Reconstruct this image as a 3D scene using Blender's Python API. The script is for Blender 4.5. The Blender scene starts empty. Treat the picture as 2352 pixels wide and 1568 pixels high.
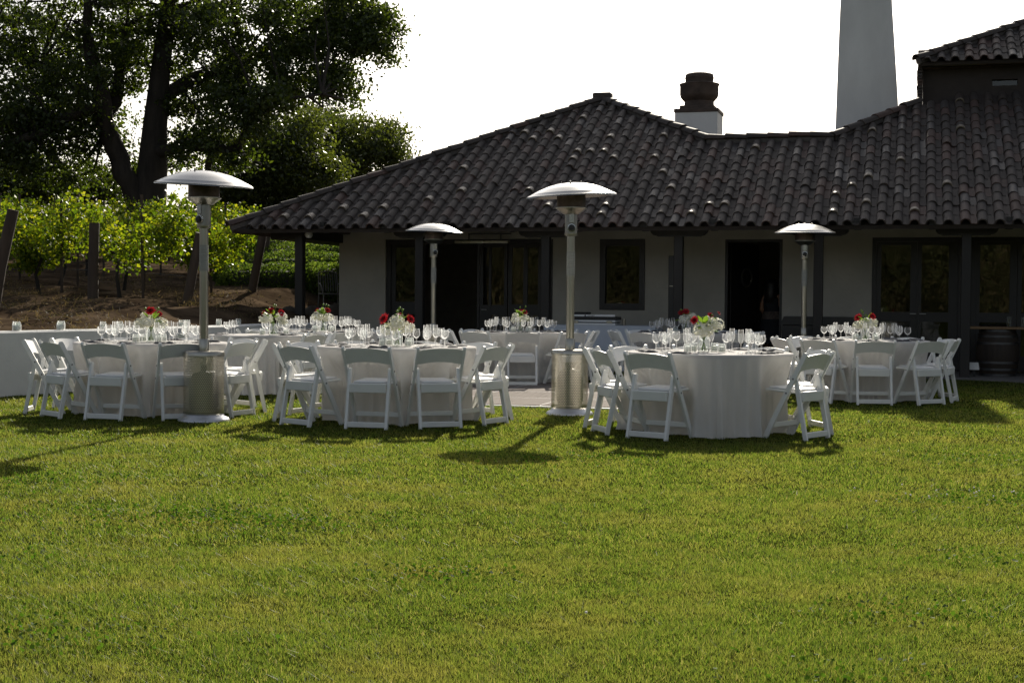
import bpy, math, random
import numpy as np
from mathutils import Vector, Matrix, Euler

# ------------------------------------------------------------------ camera, sky, sun, exposure
SC = bpy.context.scene
COL = SC.collection
F_PX, CXP, CYP, CAM_H = 3267.0, 1176.0, 784.0, 1.2          # 50 mm lens on a 36 mm sensor
PITCH, ROLL = math.atan(97 / F_PX), 0.0075
cam_d = bpy.data.cameras.new('camera'); cam = bpy.data.objects.new('camera', cam_d); COL.objects.link(cam)
cam_d.lens = 50.0; cam_d.sensor_width = 36.0; cam_d.clip_start = 0.1; cam_d.clip_end = 3000
fw = Vector((0, math.cos(PITCH), -math.sin(PITCH))); up0 = Vector((0, math.sin(PITCH), math.cos(PITCH))); rt0 = Vector((1, 0, 0))
rt = math.cos(ROLL) * rt0 + math.sin(ROLL) * up0; up = -math.sin(ROLL) * rt0 + math.cos(ROLL) * up0
cam.matrix_world = Matrix(((rt.x, up.x, -fw.x, 0), (rt.y, up.y, -fw.y, 0), (rt.z, up.z, -fw.z, CAM_H), (0, 0, 0, 1)))
SC.camera = cam

SUN_EL, SUN_AZ = math.radians(28.3), math.radians(9.6)       # az measured from +Y towards +X
world = bpy.data.worlds.new('World'); SC.world = world; world.use_nodes = True
wn = world.node_tree.nodes; bg = wn['Background']
sky = wn.new('ShaderNodeTexSky'); sky.sky_type = 'NISHITA'; sky.sun_disc = False
sky.sun_elevation = SUN_EL; sky.sun_rotation = SUN_AZ; sky.air_density = 1.0; sky.dust_density = 3.0; sky.ozone_density = 1.0
hs = wn.new('ShaderNodeHueSaturation'); hs.inputs['Saturation'].default_value = .5      # the camera's warm white balance
world.node_tree.links.new(sky.outputs[0], hs.inputs['Color']); world.node_tree.links.new(hs.outputs[0], bg.inputs[0]); bg.inputs[1].default_value = 0.078
sun_d = bpy.data.lights.new('sun', 'SUN'); sun = bpy.data.objects.new('sun', sun_d); COL.objects.link(sun)
sun_d.energy = 5.0; sun_d.angle = math.radians(0.53); sun_d.color = (1.0, 0.92, 0.78)
sdir = Vector((math.sin(SUN_AZ) * math.cos(SUN_EL), math.cos(SUN_AZ) * math.cos(SUN_EL), math.sin(SUN_EL)))
sun.rotation_euler = sdir.to_track_quat('Z', 'Y').to_euler()
SC.view_settings.view_transform = 'Standard'; SC.view_settings.look = 'None'
SC.view_settings.exposure = 0.45; SC.view_settings.gamma = 1.0
SC.render.engine = 'CYCLES'
SC.cycles.max_bounces = 10; SC.cycles.transparent_max_bounces = 24; SC.cycles.transmission_bounces = 8
SC.cycles.caustics_reflective = False; SC.cycles.caustics_refractive = False

# ------------------------------------------------------------------ helpers
R = random.Random(7)
NR = np.random.default_rng(11)
PI = math.pi
rad = math.radians
def at(x, y, Y):
    """world point at distance Y in front of the camera seen at (x, y) of a 2352 px wide frame"""
    d = fw + (x - CXP) / F_PX * rt - (y - CYP) / F_PX * up
    return Vector((0, 0, CAM_H)) + d * (Y / d.y)

class MB:
    def __init__(s): s.v = []; s.f = []
    def add(s, vs, fs):
        o = len(s.v); s.v.extend([tuple(p) for p in vs]); s.f.extend([tuple(i + o for i in f) for f in fs]); return s
    def box(s, x0, x1, y0, y1, z0, z1, M=None):
        vs = [Vector(p) for p in ((x0,y0,z0),(x1,y0,z0),(x1,y1,z0),(x0,y1,z0),(x0,y0,z1),(x1,y0,z1),(x1,y1,z1),(x0,y1,z1))]
        if M: vs = [M @ p for p in vs]
        return s.add(vs, [(0,3,2,1),(4,5,6,7),(0,1,5,4),(1,2,6,5),(2,3,7,6),(3,0,4,7)])
    def cbox(s, x0, x1, y0, y1, z0, z1, c=.008, M=None):
        """box with chamfered edges (24 corner verts)"""
        vs = []; idx = {}
        for i, x in enumerate((x0, x1)):
            for j, y in enumerate((y0, y1)):
                for k, z in enumerate((z0, z1)):
                    sx = c if i == 0 else -c; sy = c if j == 0 else -c; sz = c if k == 0 else -c
                    for a, p in enumerate(((x, y+sy, z+sz), (x+sx, y, z+sz), (x+sx, y+sy, z))):
                        idx[i,j,k,a] = len(vs); vs.append(Vector(p))
        fs = []
        for i in (0,1):
            fs.append([idx[i,0,0,0],idx[i,1,0,0],idx[i,1,1,0],idx[i,0,1,0]][::(-1 if i==0 else 1)])
            fs.append([idx[0,i,0,1],idx[1,i,0,1],idx[1,i,1,1],idx[0,i,1,1]][::(1 if i==0 else -1)])
            fs.append([idx[0,0,i,2],idx[1,0,i,2],idx[1,1,i,2],idx[0,1,i,2]][::(-1 if i==0 else 1)])
            for j in (0,1):
                fl = 1 if (i + j) % 2 == 0 else -1
                fs.append([idx[0,i,j,1],idx[1,i,j,1],idx[1,i,j,2],idx[0,i,j,2]][::-fl])
                fs.append([idx[i,0,j,0],idx[i,1,j,0],idx[i,1,j,2],idx[i,0,j,2]][::fl])
                fs.append([idx[i,j,0,0],idx[i,j,1,0],idx[i,j,1,1],idx[i,j,0,1]][::-fl])
                for k in (0,1):
                    t = [idx[i,j,k,0],idx[i,j,k,1],idx[i,j,k,2]]
                    fs.append(t if (i+j+k) % 2 == 1 else t[::-1])
        if M: vs = [M @ p for p in vs]
        return s.add(vs, fs)
    def lathe(s, prof, n=16, M=None, cap=True, jit=0):
        vs = []; fs = []; m = len(prof)
        for i in range(n):
            a = 2*PI*i/n
            for r, z in prof: vs.append(Vector((r*math.cos(a), r*math.sin(a), z)))
        for i in range(n):
            j = (i+1) % n
            for k in range(m-1): fs.append((i*m+k, j*m+k, j*m+k+1, i*m+k+1))
        if cap:
            if prof[0][0] > 1e-6: fs.append(tuple(i*m for i in range(n))[::-1])
            if prof[-1][0] > 1e-6: fs.append(tuple(i*m+m-1 for i in range(n)))
        if M: vs = [M @ p for p in vs]
        return s.add(vs, fs)
    def tube(s, pts, rads, n=8, cap=True):
        pts = [Vector(p) for p in pts]; vs = []; fs = []
        for i, p in enumerate(pts):
            t = (pts[min(i+1, len(pts)-1)] - pts[max(i-1, 0)]).normalized()
            a = t.orthogonal() if i == 0 else (pa - t * pa.dot(t))
            a.normalize(); pa = a; b = t.cross(a)
            r = rads[i] if isinstance(rads, (list, tuple)) else rads
            for k in range(n):
                q = 2*PI*k/n; vs.append(p + (a*math.cos(q) + b*math.sin(q)) * r)
        for i in range(len(pts)-1):
            for k in range(n):
                l = (k+1) % n; fs.append((i*n+k, i*n+l, (i+1)*n+l, (i+1)*n+k))
        if cap: fs.append(tuple(range(n))[::-1]); fs.append(tuple(range((len(pts)-1)*n, len(pts)*n)))
        return s.add(vs, fs)
    def prism(s, poly, y0, y1, M=None):
        """poly in x,z extruded along y"""
        n = len(poly); vs = [Vector((p[0], y0, p[1])) for p in poly] + [Vector((p[0], y1, p[1])) for p in poly]
        if M: vs = [M @ p for p in vs]
        fs = [tuple(range(n)), tuple(range(2*n-1, n-1, -1))] + [(i, i+n, (i+1) % n + n, (i+1) % n) for i in range(n)]
        return s.add(vs, fs)
    def mesh(s, name, m, smooth=None):
        me = bpy.data.meshes.new(name); me.from_pydata(s.v, [], s.f); me.materials.append(m)
        if smooth is not None:
            me.polygons.foreach_set('use_smooth', [True]*len(me.polygons)); me.set_sharp_from_angle(angle=rad(smooth))
        me.update(); return me
    def build(s, name, m, parent=None, smooth=None):
        return link(name, s.mesh(name, m, smooth), parent)
def link(name, me, parent=None):
    o = bpy.data.objects.new(name, me); COL.objects.link(o)
    if parent: o.parent = parent
    return o
def empty(name, loc=(0,0,0), rz=0):
    o = bpy.data.objects.new(name, None); COL.objects.link(o); o.location = loc; o.rotation_euler = (0, 0, rz); o.empty_display_size = .1
    return o
def tag(o, label=None, cat=None, group=None, kind=None):
    if label: o['label'] = label
    if cat: o['category'] = cat
    if group: o['group'] = group
    if kind: o['kind'] = kind
    return o
def copy_tree(o, parent=None):
    c = o.copy(); COL.objects.link(c); c.parent = parent
    for ch in list(o.children): copy_tree(ch, c)
    return c

# ------------------------------------------------------------------ materials
def new_mat(name):
    m = bpy.data.materials.new(name); m.use_nodes = True; nt = m.node_tree
    return m, nt, nt.nodes['Principled BSDF'], nt.nodes['Material Output']
def N(nt, t, **kw):
    n = nt.nodes.new(t)
    for k, v in kw.items():
        if k.startswith('_'): setattr(n, k[1:], v)
        else: n.inputs[int(k[1:]) if k[0] == 'i' and k[1:].isdigit() else k].default_value = v
    return n
def noise_fac(nt, scale, detail=4, coord='Object', stretch=None, rough=.6):
    tc = N(nt, 'ShaderNodeTexCoord'); src = tc.outputs[coord]
    if coord == 'World': pass
    if stretch:
        mp = N(nt, 'ShaderNodeMapping'); mp.inputs['Scale'].default_value = stretch; nt.links.new(src, mp.inputs[0]); src = mp.outputs[0]
    n = N(nt, 'ShaderNodeTexNoise', Scale=scale, Detail=detail, Roughness=rough); nt.links.new(src, n.inputs['Vector']); return n.outputs['Fac']
def ramp(nt, fac, stops):
    r = N(nt, 'ShaderNodeValToRGB'); e = r.color_ramp.elements
    while len(e) < len(stops): e.new(.5)
    for i, (p, c) in enumerate(stops): e[i].position = p; e[i].color = (*c, 1)
    nt.links.new(fac, r.inputs[0]); return r.outputs[0]
def mat(name, c, rough=.6, metal=0, var=.12, nscale=6, bump=0, bscale=40, spec=.5, stretch=None, coord='Object', transl=0, c2=None, coat=0):
    m, nt, p, out = new_mat(name)
    f = noise_fac(nt, nscale, 5, coord, stretch)
    lo = tuple(x*(1-var) for x in c); hi = c2 if c2 else tuple(min(1, x*(1+var)) for x in c)
    col = ramp(nt, f, [(.3, lo), (.7, hi)])
    nt.links.new(col, p.inputs['Base Color']); p.inputs['Roughness'].default_value = rough; p.inputs['Metallic'].default_value = metal
    p.inputs['Specular IOR Level'].default_value = spec
    if coat: p.inputs['Coat Weight'].default_value = coat; p.inputs['Coat Roughness'].default_value = .15
    if bump:
        b = N(nt, 'ShaderNodeBump', Strength=bump, Distance=.01); nt.links.new(noise_fac(nt, bscale, 6, coord, stretch), b.inputs['Height']); nt.links.new(b.outputs[0], p.inputs['Normal'])
    if transl:
        t = N(nt, 'ShaderNodeBsdfTranslucent'); nt.links.new(col, t.inputs[0]); x = N(nt, 'ShaderNodeMixShader', i0=transl)
        nt.links.new(p.outputs[0], x.inputs[1]); nt.links.new(t.outputs[0], x.inputs[2]); nt.links.new(x.outputs[0], out.inputs[0])
    return m
def leaf_mat(name, stops, tcol, transl=.45, rough=.45, spec=.4, wscale=None, wcol=None, rmul=None):
    """foliage: a colour per leaf, light passing through; wscale/wcol = large patches of another colour"""
    m, nt, p, out = new_mat(name)
    g = N(nt, 'ShaderNodeNewGeometry'); col = ramp(nt, g.outputs['Random Per Island'], stops)
    tc = N(nt, 'ShaderNodeMix', _data_type='RGBA', _blend_type='MULTIPLY'); tc.inputs[0].default_value = 1
    nt.links.new(col, tc.inputs[6]); tc.inputs[7].default_value = (*tcol, 1)
    if wscale:
        nz = N(nt, 'ShaderNodeTexNoise', Scale=wscale, Detail=5, Roughness=.65); nt.links.new(g.outputs['Position'], nz.inputs['Vector'])
        mr = N(nt, 'ShaderNodeMapRange'); mr.inputs[1].default_value = .46; mr.inputs[2].default_value = .72; mr.inputs[4].default_value = .8
        nt.links.new(nz.outputs['Fac'], mr.inputs[0])
        mx = N(nt, 'ShaderNodeMix', _data_type='RGBA'); nt.links.new(mr.outputs[0], mx.inputs[0]); nt.links.new(col, mx.inputs[6]); mx.inputs[7].default_value = (*wcol, 1)
        col = mx.outputs[2]; nt.links.new(col, tc.inputs[6])
    if rmul:                     # blades pass more light than they throw back
        rm = N(nt, 'ShaderNodeMix', _data_type='RGBA', _blend_type='MULTIPLY'); rm.inputs[0].default_value = 1; nt.links.new(col, rm.inputs[6]); rm.inputs[7].default_value = (rmul, rmul, rmul, 1); col = rm.outputs[2]
    nt.links.new(col, p.inputs['Base Color']); p.inputs['Roughness'].default_value = rough; p.inputs['Specular IOR Level'].default_value = spec
    t = N(nt, 'ShaderNodeBsdfTranslucent'); nt.links.new(tc.outputs[2], t.inputs[0])
    x = N(nt, 'ShaderNodeMixShader', i0=transl); nt.links.new(p.outputs[0], x.inputs[1]); nt.links.new(t.outputs[0], x.inputs[2]); nt.links.new(x.outputs[0], out.inputs[0])
    return m
def glass_mat(name, tint, ior=1.5, rough=.0):
    m, nt, p, out = new_mat(name); nt.nodes.remove(p)
    tr = N(nt, 'ShaderNodeBsdfTransparent'); tr.inputs[0].default_value = (*tint, 1)
    gl = N(nt, 'ShaderNodeBsdfGlossy'); gl.inputs['Roughness'].default_value = rough
    fr = N(nt, 'ShaderNodeFresnel', IOR=ior); x = N(nt, 'ShaderNodeMixShader')
    nt.links.new(fr.outputs[0], x.inputs[0]); nt.links.new(tr.outputs[0], x.inputs[1]); nt.links.new(gl.outputs[0], x.inputs[2]); nt.links.new(x.outputs[0], out.inputs[0])
    return m
def perforated_mat(name, c, pitch, rr):
    """sheet steel with a staggered pattern of round holes that are really open"""
    m, nt, p, out = new_mat(name); p.inputs['Base Color'].default_value = (*c, 1); p.inputs['Metallic'].default_value = 1; p.inputs['Roughness'].default_value = .3
    tc = N(nt, 'ShaderNodeTexCoord'); sp = N(nt, 'ShaderNodeSeparateXYZ'); nt.links.new(tc.outputs['Object'], sp.inputs[0])
    def M(op, a, b=None):
        n = N(nt, 'ShaderNodeMath', _operation=op)
        for i, q in enumerate((a, b)):
            if q is None: continue
            if isinstance(q, (int, float)): n.inputs[i].default_value = q
            else: nt.links.new(q, n.inputs[i])
        return n.outputs[0]
    rows = 0.866*pitch
    u = M('MULTIPLY', M('ARCTAN2', sp.outputs[1], sp.outputs[0]), rr/pitch)
    v = M('DIVIDE', sp.outputs[2], rows)
    u2 = M('ADD', u, M('MULTIPLY', M('MODULO', M('FLOOR', v), 2), .5))
    du = M('SUBTRACT', M('FRACT', u2), .5); dv = M('MULTIPLY', M('SUBTRACT', M('FRACT', v), .5), .866)
    d = M('SQRT', M('ADD', M('MULTIPLY', du, du), M('MULTIPLY', dv, dv)))
    hole = M('LESS_THAN', d, .33)
    tr = N(nt, 'ShaderNodeBsdfTransparent'); x = N(nt, 'ShaderNodeMixShader')
    nt.links.new(hole, x.inputs[0]); nt.links.new(p.outputs[0], x.inputs[1]); nt.links.new(tr.outputs[0], x.inputs[2]); nt.links.new(x.outputs[0], out.inputs[0])
    return m
def tile_mat(name, islands):
    m, nt, p, out = new_mat(name)
    if islands: r = N(nt, 'ShaderNodeNewGeometry').outputs['Random Per Island']
    else: r = N(nt, 'ShaderNodeObjectInfo').outputs['Random']
    col = ramp(nt, r, [(0, (.050, .040, .034)), (.35, (.058, .046, .039)), (.68, (.066, .053, .045)), (.76, (.080, .053, .043)), (.88, (.095, .055, .042)), (.94, (.058, .050, .046)), (1, (.066, .058, .054))])
    dirt = noise_fac(nt, 9, 6, 'Object'); mx = N(nt, 'ShaderNodeMix', _data_type='RGBA', _blend_type='MULTIPLY'); mx.inputs[0].default_value = .7
    nt.links.new(col, mx.inputs[6]); nt.links.new(ramp(nt, dirt, [(.3, (.62, .6, .58)), (.65, (1.05, 1.0, .95))]), mx.inputs[7])
    nt.links.new(mx.outputs[2], p.inputs['Base Color'])
    nt.links.new(ramp(nt, r, [(0, (.74,)*3), (.9, (.68,)*3), (.97, (.52,)*3)]), p.inputs['Roughness'])
    b = N(nt, 'ShaderNodeBump', Strength=.25, Distance=.01); nt.links.new(noise_fac(nt, 60, 4), b.inputs['Height']); nt.links.new(b.outputs[0], p.inputs['Normal'])
    return m

M_lawn = mat('lawn_soil', (.028, .042, .006), 1.0, spec=0, var=.35, nscale=3, c2=(.045, .052, .010), bump=.6, bscale=60)
M_blade = leaf_mat('grass_blade', [(0, (.036, .070, .012)), (.4, (.088, .138, .022)), (.75, (.132, .184, .032)), (.95, (.20, .205, .06)), (1, (.30, .275, .14))], (1.92, 1.82, 1.1), .58, .5, .4, 1.5, (.190, .186, .056), rmul=.5)
M_clover = leaf_mat('clover_leaf', [(0, (.035, .075, .012)), (1, (.07, .13, .02))], (1.5, 1.6, .6), .45, .7, .12)
M_dirt = mat('bank_soil', (.036, .025, .017), .95, spec=0, var=.4, nscale=1.3, c2=(.118, .085, .056), bump=.35, bscale=14)
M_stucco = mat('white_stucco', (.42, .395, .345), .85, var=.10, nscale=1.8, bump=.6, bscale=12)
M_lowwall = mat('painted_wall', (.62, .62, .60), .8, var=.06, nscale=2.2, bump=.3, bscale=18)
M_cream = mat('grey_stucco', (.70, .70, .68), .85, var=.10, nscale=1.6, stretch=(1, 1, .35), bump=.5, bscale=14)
M_wood = mat('dark_timber', (.016, .013, .011), .55, var=.3, nscale=4, stretch=(1, 1, .2))
M_frame = mat('dark_frame', (.014, .012, .011), .45, var=.2)
M_inside = mat('inside_wall', (.34, .30, .26), .9)
M_deck = mat('roof_deck', (.05, .04, .035), .9)
M_tile1 = tile_mat('clay_tile', False); M_tileN = tile_mat('clay_tile_field', True)
M_ridge = tile_mat('clay_ridge', False)
M_glint = mat('glint_clay', (.20, .165, .125), .5, var=.2, nscale=8)  # paler than the roof clay so the boosters read as sunlit glints
M_mortar = mat('ridge_mortar', (.12, .105, .095), .95, var=.2, nscale=10, bump=.5)
M_pane = glass_mat('window_glass', (.55, .57, .56), 1.55, .02)
_nt = M_pane.node_tree; _b = N(_nt, 'ShaderNodeBump', Strength=.25, Distance=.01); _nt.links.new(noise_fac(_nt, 3.5, 1), _b.inputs['Height'])
for _n in _nt.nodes:
    if _n.type == 'BSDF_GLOSSY': _nt.links.new(_b.outputs[0], _n.inputs['Normal'])
def sparkle_glass(name, tint, sc):  # white scatter at grazing edges stands in for light refracted by the glass
    m, nt, p, out = new_mat(name); nt.nodes.remove(p)
    tr = N(nt, 'ShaderNodeBsdfTransparent'); tr.inputs[0].default_value = (*tint, 1)
    gl = N(nt, 'ShaderNodeBsdfGlossy'); gl.inputs['Roughness'].default_value = .12
    g2 = N(nt, 'ShaderNodeBsdfGlossy'); g2.inputs['Roughness'].default_value = .32
    tl_ = N(nt, 'ShaderNodeBsdfTranslucent'); tl_.inputs[0].default_value = (.95, .95, .95, 1)
    e_ = N(nt, 'ShaderNodeMixShader', i0=.55); nt.links.new(gl.outputs[0], e_.inputs[1]); nt.links.new(tl_.outputs[0], e_.inputs[2]); lw_ = N(nt, 'ShaderNodeLayerWeight', Blend=.22); x = N(nt, 'ShaderNodeMixShader'); y = N(nt, 'ShaderNodeMixShader', i0=.5); z = N(nt, 'ShaderNodeMixShader', i0=sc)
    nt.links.new(g2.outputs[0], y.inputs[1]); nt.links.new(tl_.outputs[0], y.inputs[2])
    nt.links.new(tr.outputs[0], z.inputs[1]); nt.links.new(y.outputs[0], z.inputs[2])
    nt.links.new(lw_.outputs['Fresnel'], x.inputs[0]); nt.links.new(z.outputs[0], x.inputs[1]); nt.links.new(e_.outputs[0], x.inputs[2]); nt.links.new(x.outputs[0], out.inputs[0])
    return m
M_glass = sparkle_glass('table_glass', (.985, .99, .99), .025)
M_jar = sparkle_glass('jar_glass', (.96, .98, .975), .06)
M_white = mat('white_resin', (.85, .845, .81), .38, var=.03, nscale=8)
M_pad = mat('white_vinyl', (.80, .80, .79), .45, var=.02)
M_bolt = mat('grey_bolt', (.2, .2, .2), .4, metal=1)
M_cloth = mat('white_linen', (.82, .81, .79), .85, var=.03, nscale=3, transl=.42, bump=.15, bscale=90)
M_dj = mat('pale_blue_linen', (.66, .70, .78), .85, var=.03, nscale=3, transl=.15)
M_napkin = mat('grey_napkin', (.055, .057, .065), .85, var=.25, nscale=30)
M_candle = mat('candle_wax', (.85, .84, .80), .6, var=.02, transl=.3)
M_steel = mat('brushed_steel', (.40, .38, .33), .3, metal=1, var=.1, nscale=5, stretch=(6, 6, .3))
M_alu = mat('dome_aluminium', (.40, .40, .39), .24, metal=1, var=.1, nscale=4)
M_perf = perforated_mat('perforated_steel', (.70, .65, .56), .019, .193)
M_perf2 = perforated_mat('perforated_head', (.42, .41, .39), .008, .065)
M_burn = mat('burner_screen', (.10, .075, .06), .5, metal=.8, var=.35, nscale=14)
M_foot = mat('heater_foot', (.62, .63, .65), .35, metal=.7, var=.05)
M_black = mat('black_plastic', (.012, .012, .013), .4)
M_label = mat('paper_label', (.30, .30, .27), .6, var=.2, nscale=60, stretch=(.2, .2, 3))
M_tank = mat('gas_tank', (.22, .22, .22), .5, var=.1)
M_vent = mat('rusty_vent', (.085, .062, .05), .7, metal=.3, var=.35, nscale=5)
M_parq = mat('parquet_wood', (.14, .115, .098), .85, var=.3, nscale=5, stretch=(.6, 14, 1), c2=(.27, .235, .21), spec=.05)
M_parq2 = mat('parquet_wood_b', (.125, .103, .087), .85, var=.3, nscale=5, stretch=(14, .6, 1), c2=(.25, .215, .19), spec=.05)
M_edge = mat('floor_edge', (.75, .75, .74), .4, var=.04)
M_patio = mat('patio_stone', (.16, .15, .14), .8, var=.25, nscale=2)
M_bark = mat('oak_bark', (.032, .026, .021), .95, var=.5, nscale=3, bump=1, bscale=7, stretch=(1.6, 1.6, .35))
M_post = mat('vine_post', (.07, .05, .036), .9, var=.3, nscale=4, stretch=(2, 2, .4), bump=.4)
M_wire = mat('wire', (.10, .10, .10), .5, metal=1)
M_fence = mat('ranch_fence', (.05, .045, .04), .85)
M_oak = leaf_mat('oak_leaf', [(0, (.022, .036, .010)), (.5, (.036, .055, .013)), (.9, (.058, .082, .018)), (1, (.09, .11, .028))], (2.3, 2.3, .6), .42, .4, .5)
M_oak2 = leaf_mat('far_oak_leaf', [(0, (.035, .05, .016)), (.6, (.052, .072, .02)), (1, (.09, .11, .03))], (2.1, 2.0, .6), .42, .4, .5)
M_vine = leaf_mat('vine_leaf', [(0, (.055, .10, .010)), (.5, (.12, .18, .014)), (.85, (.24, .28, .02)), (1, (.34, .34, .04))], (1.35, 1.32, .45), .6, .45, .4)
M_hedge = leaf_mat('hedge_leaf', [(0, (.045, .075, .018)), (.6, (.085, .125, .03)), (1, (.15, .18, .055))], (1.7, 1.8, .7), .45, .7, .1)
M_dry = leaf_mat('dry_grass', [(0, (.06, .06, .022)), (.5, (.115, .092, .045)), (1, (.20, .155, .085))], (1.2, 1.1, .8), .4, .7, .2)
M_wood2 = leaf_mat('wood_leaf', [(0, (.045, .06, .02)), (1, (.13, .13, .045))], (1, 1, .6), .25, .6, .2)
M_gold = mat('dry_hill', (.16, .12, .045), .95, var=.3, nscale=.08)
M_petal = leaf_mat('white_petal', [(0, (.74, .74, .62)), (1, (.86, .85, .80))], (1, 1, .95), .35, .6, .2)
M_red = leaf_mat('red_petal', [(0, (.20, .008, .012)), (.6, (.36, .012, .02)), (1, (.48, .03, .035))], (1.3, 1, 1), .35, .5, .3)
M_green = leaf_mat('bouquet_leaf', [(0, (.06, .12, .02)), (1, (.20, .30, .05))], (1.3, 1.4, .6), .45, .45, .4)
M_iron = mat('grey_iron', (.20, .20, .19), .5, metal=.4)
M_stone = mat('garden_stone', (.085, .072, .058), .9, var=.3, nscale=6, bump=.6, bscale=12)
M_skin = mat('skin', (.38, .20, .12), .55, var=.05)
M_hair = mat('dark_hair', (.015, .011, .009), .5)
M_dress = mat('dark_dress', (.02, .022, .026), .85)
M_apron = mat('patterned_sash', (.13, .10, .085), .85, var=.5, nscale=30)
M_barrel = mat('barrel_oak', (.03, .02, .013), .7, var=.3, nscale=5, stretch=(3, 3, .3))
M_hoop = mat('barrel_hoop', (.11, .11, .115), .45, metal=1)
M_bar = mat('bar_wood', (.22, .13, .06), .45, var=.2, nscale=6, stretch=(.3, 4, 4))
M_lamp = mat('white_lamp', (.7, .7, .68), .4)

# ------------------------------------------------------------------ ground
def height_wall(): return .775
WP = [(-13.5, 3.0), (-10.6, 8.0), (-8.6, 11.6), (-7.2, 14.5), (-6.09, 16.93), (-5.35, 18.25), (-4.78, 19.9), (-4.26, 21.76), (-3.62, 23.6), (-3.06, 24.8), (-3.40, 27.2)]
def wall_x(Y):
    if Y <= WP[0][1]: return WP[0][0] - (WP[0][1]-Y)*.6
    for (x0, y0), (x1, y1) in zip(WP, WP[1:]):
        if Y <= y1: return x0 + (x1-x0)*(Y-y0)/(y1-y0)
    return -3.40 + (Y-27.2)*.285
def bank_z(X, Y):
    t = max(0, wall_x(Y) - X)
    z = .72 + .06*max(0, min(Y, 90)-19)*min(1, max(0, t-.12)/1.6) + .010*min(t, 40)
    k = min(1, t/1.5)
    return z + k*(.05*math.sin(X*1.3+Y*.7) + .04*math.sin(X*2.9-Y*1.7) + .025*math.sin(5.1*X+3.3*Y))
g = MB(); g.add([(-900,-900,0),(900,-900,0),(900,900,0),(-900,900,0)], [(0,1,2,3)])
tag(g.build('ground', M_lawn), kind='structure')

TH = rad(15.8)
P0 = Vector((7.179, 22.491, 0))
EU = Vector((math.cos(TH), -math.sin(TH), 0)); EV = Vector((math.sin(TH), math.cos(TH), 0))
def B2W(u, v, z=0): return P0 + EU*u + EV*v + Vector((0, 0, z))
def W2B(X, Y):
    q = Vector((X, Y, 0)) - P0; return q.dot(EU), q.dot(EV)

# bank of soil behind the low wall
ys = [3+i*.5 for i in range(int((44-3)/.5))] + [44+i*2.5 for i in range(30)]
ts = [-.02, .12, .4, .8, 1.2, 1.7, 2.2, 2.8, 3.4, 4, 4.7, 5.5, 6.5, 7.5, 9, 11, 14, 18, 24, 32, 45, 70]
b = MB(); vs = []; fs = []
for y in ys:
    for t in ts:
        x = wall_x(y) - t; vs.append((x, y, bank_z(x, y)))
n = len(ts)
for i in range(len(ys)-1):
    for k in range(n-1): fs.append((i*n+k, i*n+k+1, (i+1)*n+k+1, (i+1)*n+k))
b.add(vs, fs)
tag(b.build('soil_bank', M_dirt, smooth=180), kind='structure')
# patio strip under the veranda
pm = MB(); n = 12
poly = [(-11.2, 1.79), (-11.2, -.35), (-6, -.4), (-1.2, -.38), (-.2, -.42), (.5, -.75), (1.2, -1.25), (2.2, -1.9), (6, -2.4), (6, 1.79)]
pv = [B2W(u, v, 0.0) for u, v in poly] + [B2W(u, v, .02) for u, v in poly]; k = len(poly)
pm.add(pv, [tuple(range(k, 2*k))] + [(i, (i+1) % k, (i+1) % k+k, i+k) for i in range(k)])
tag(pm.build('patio', M_patio), kind='structure')

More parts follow.
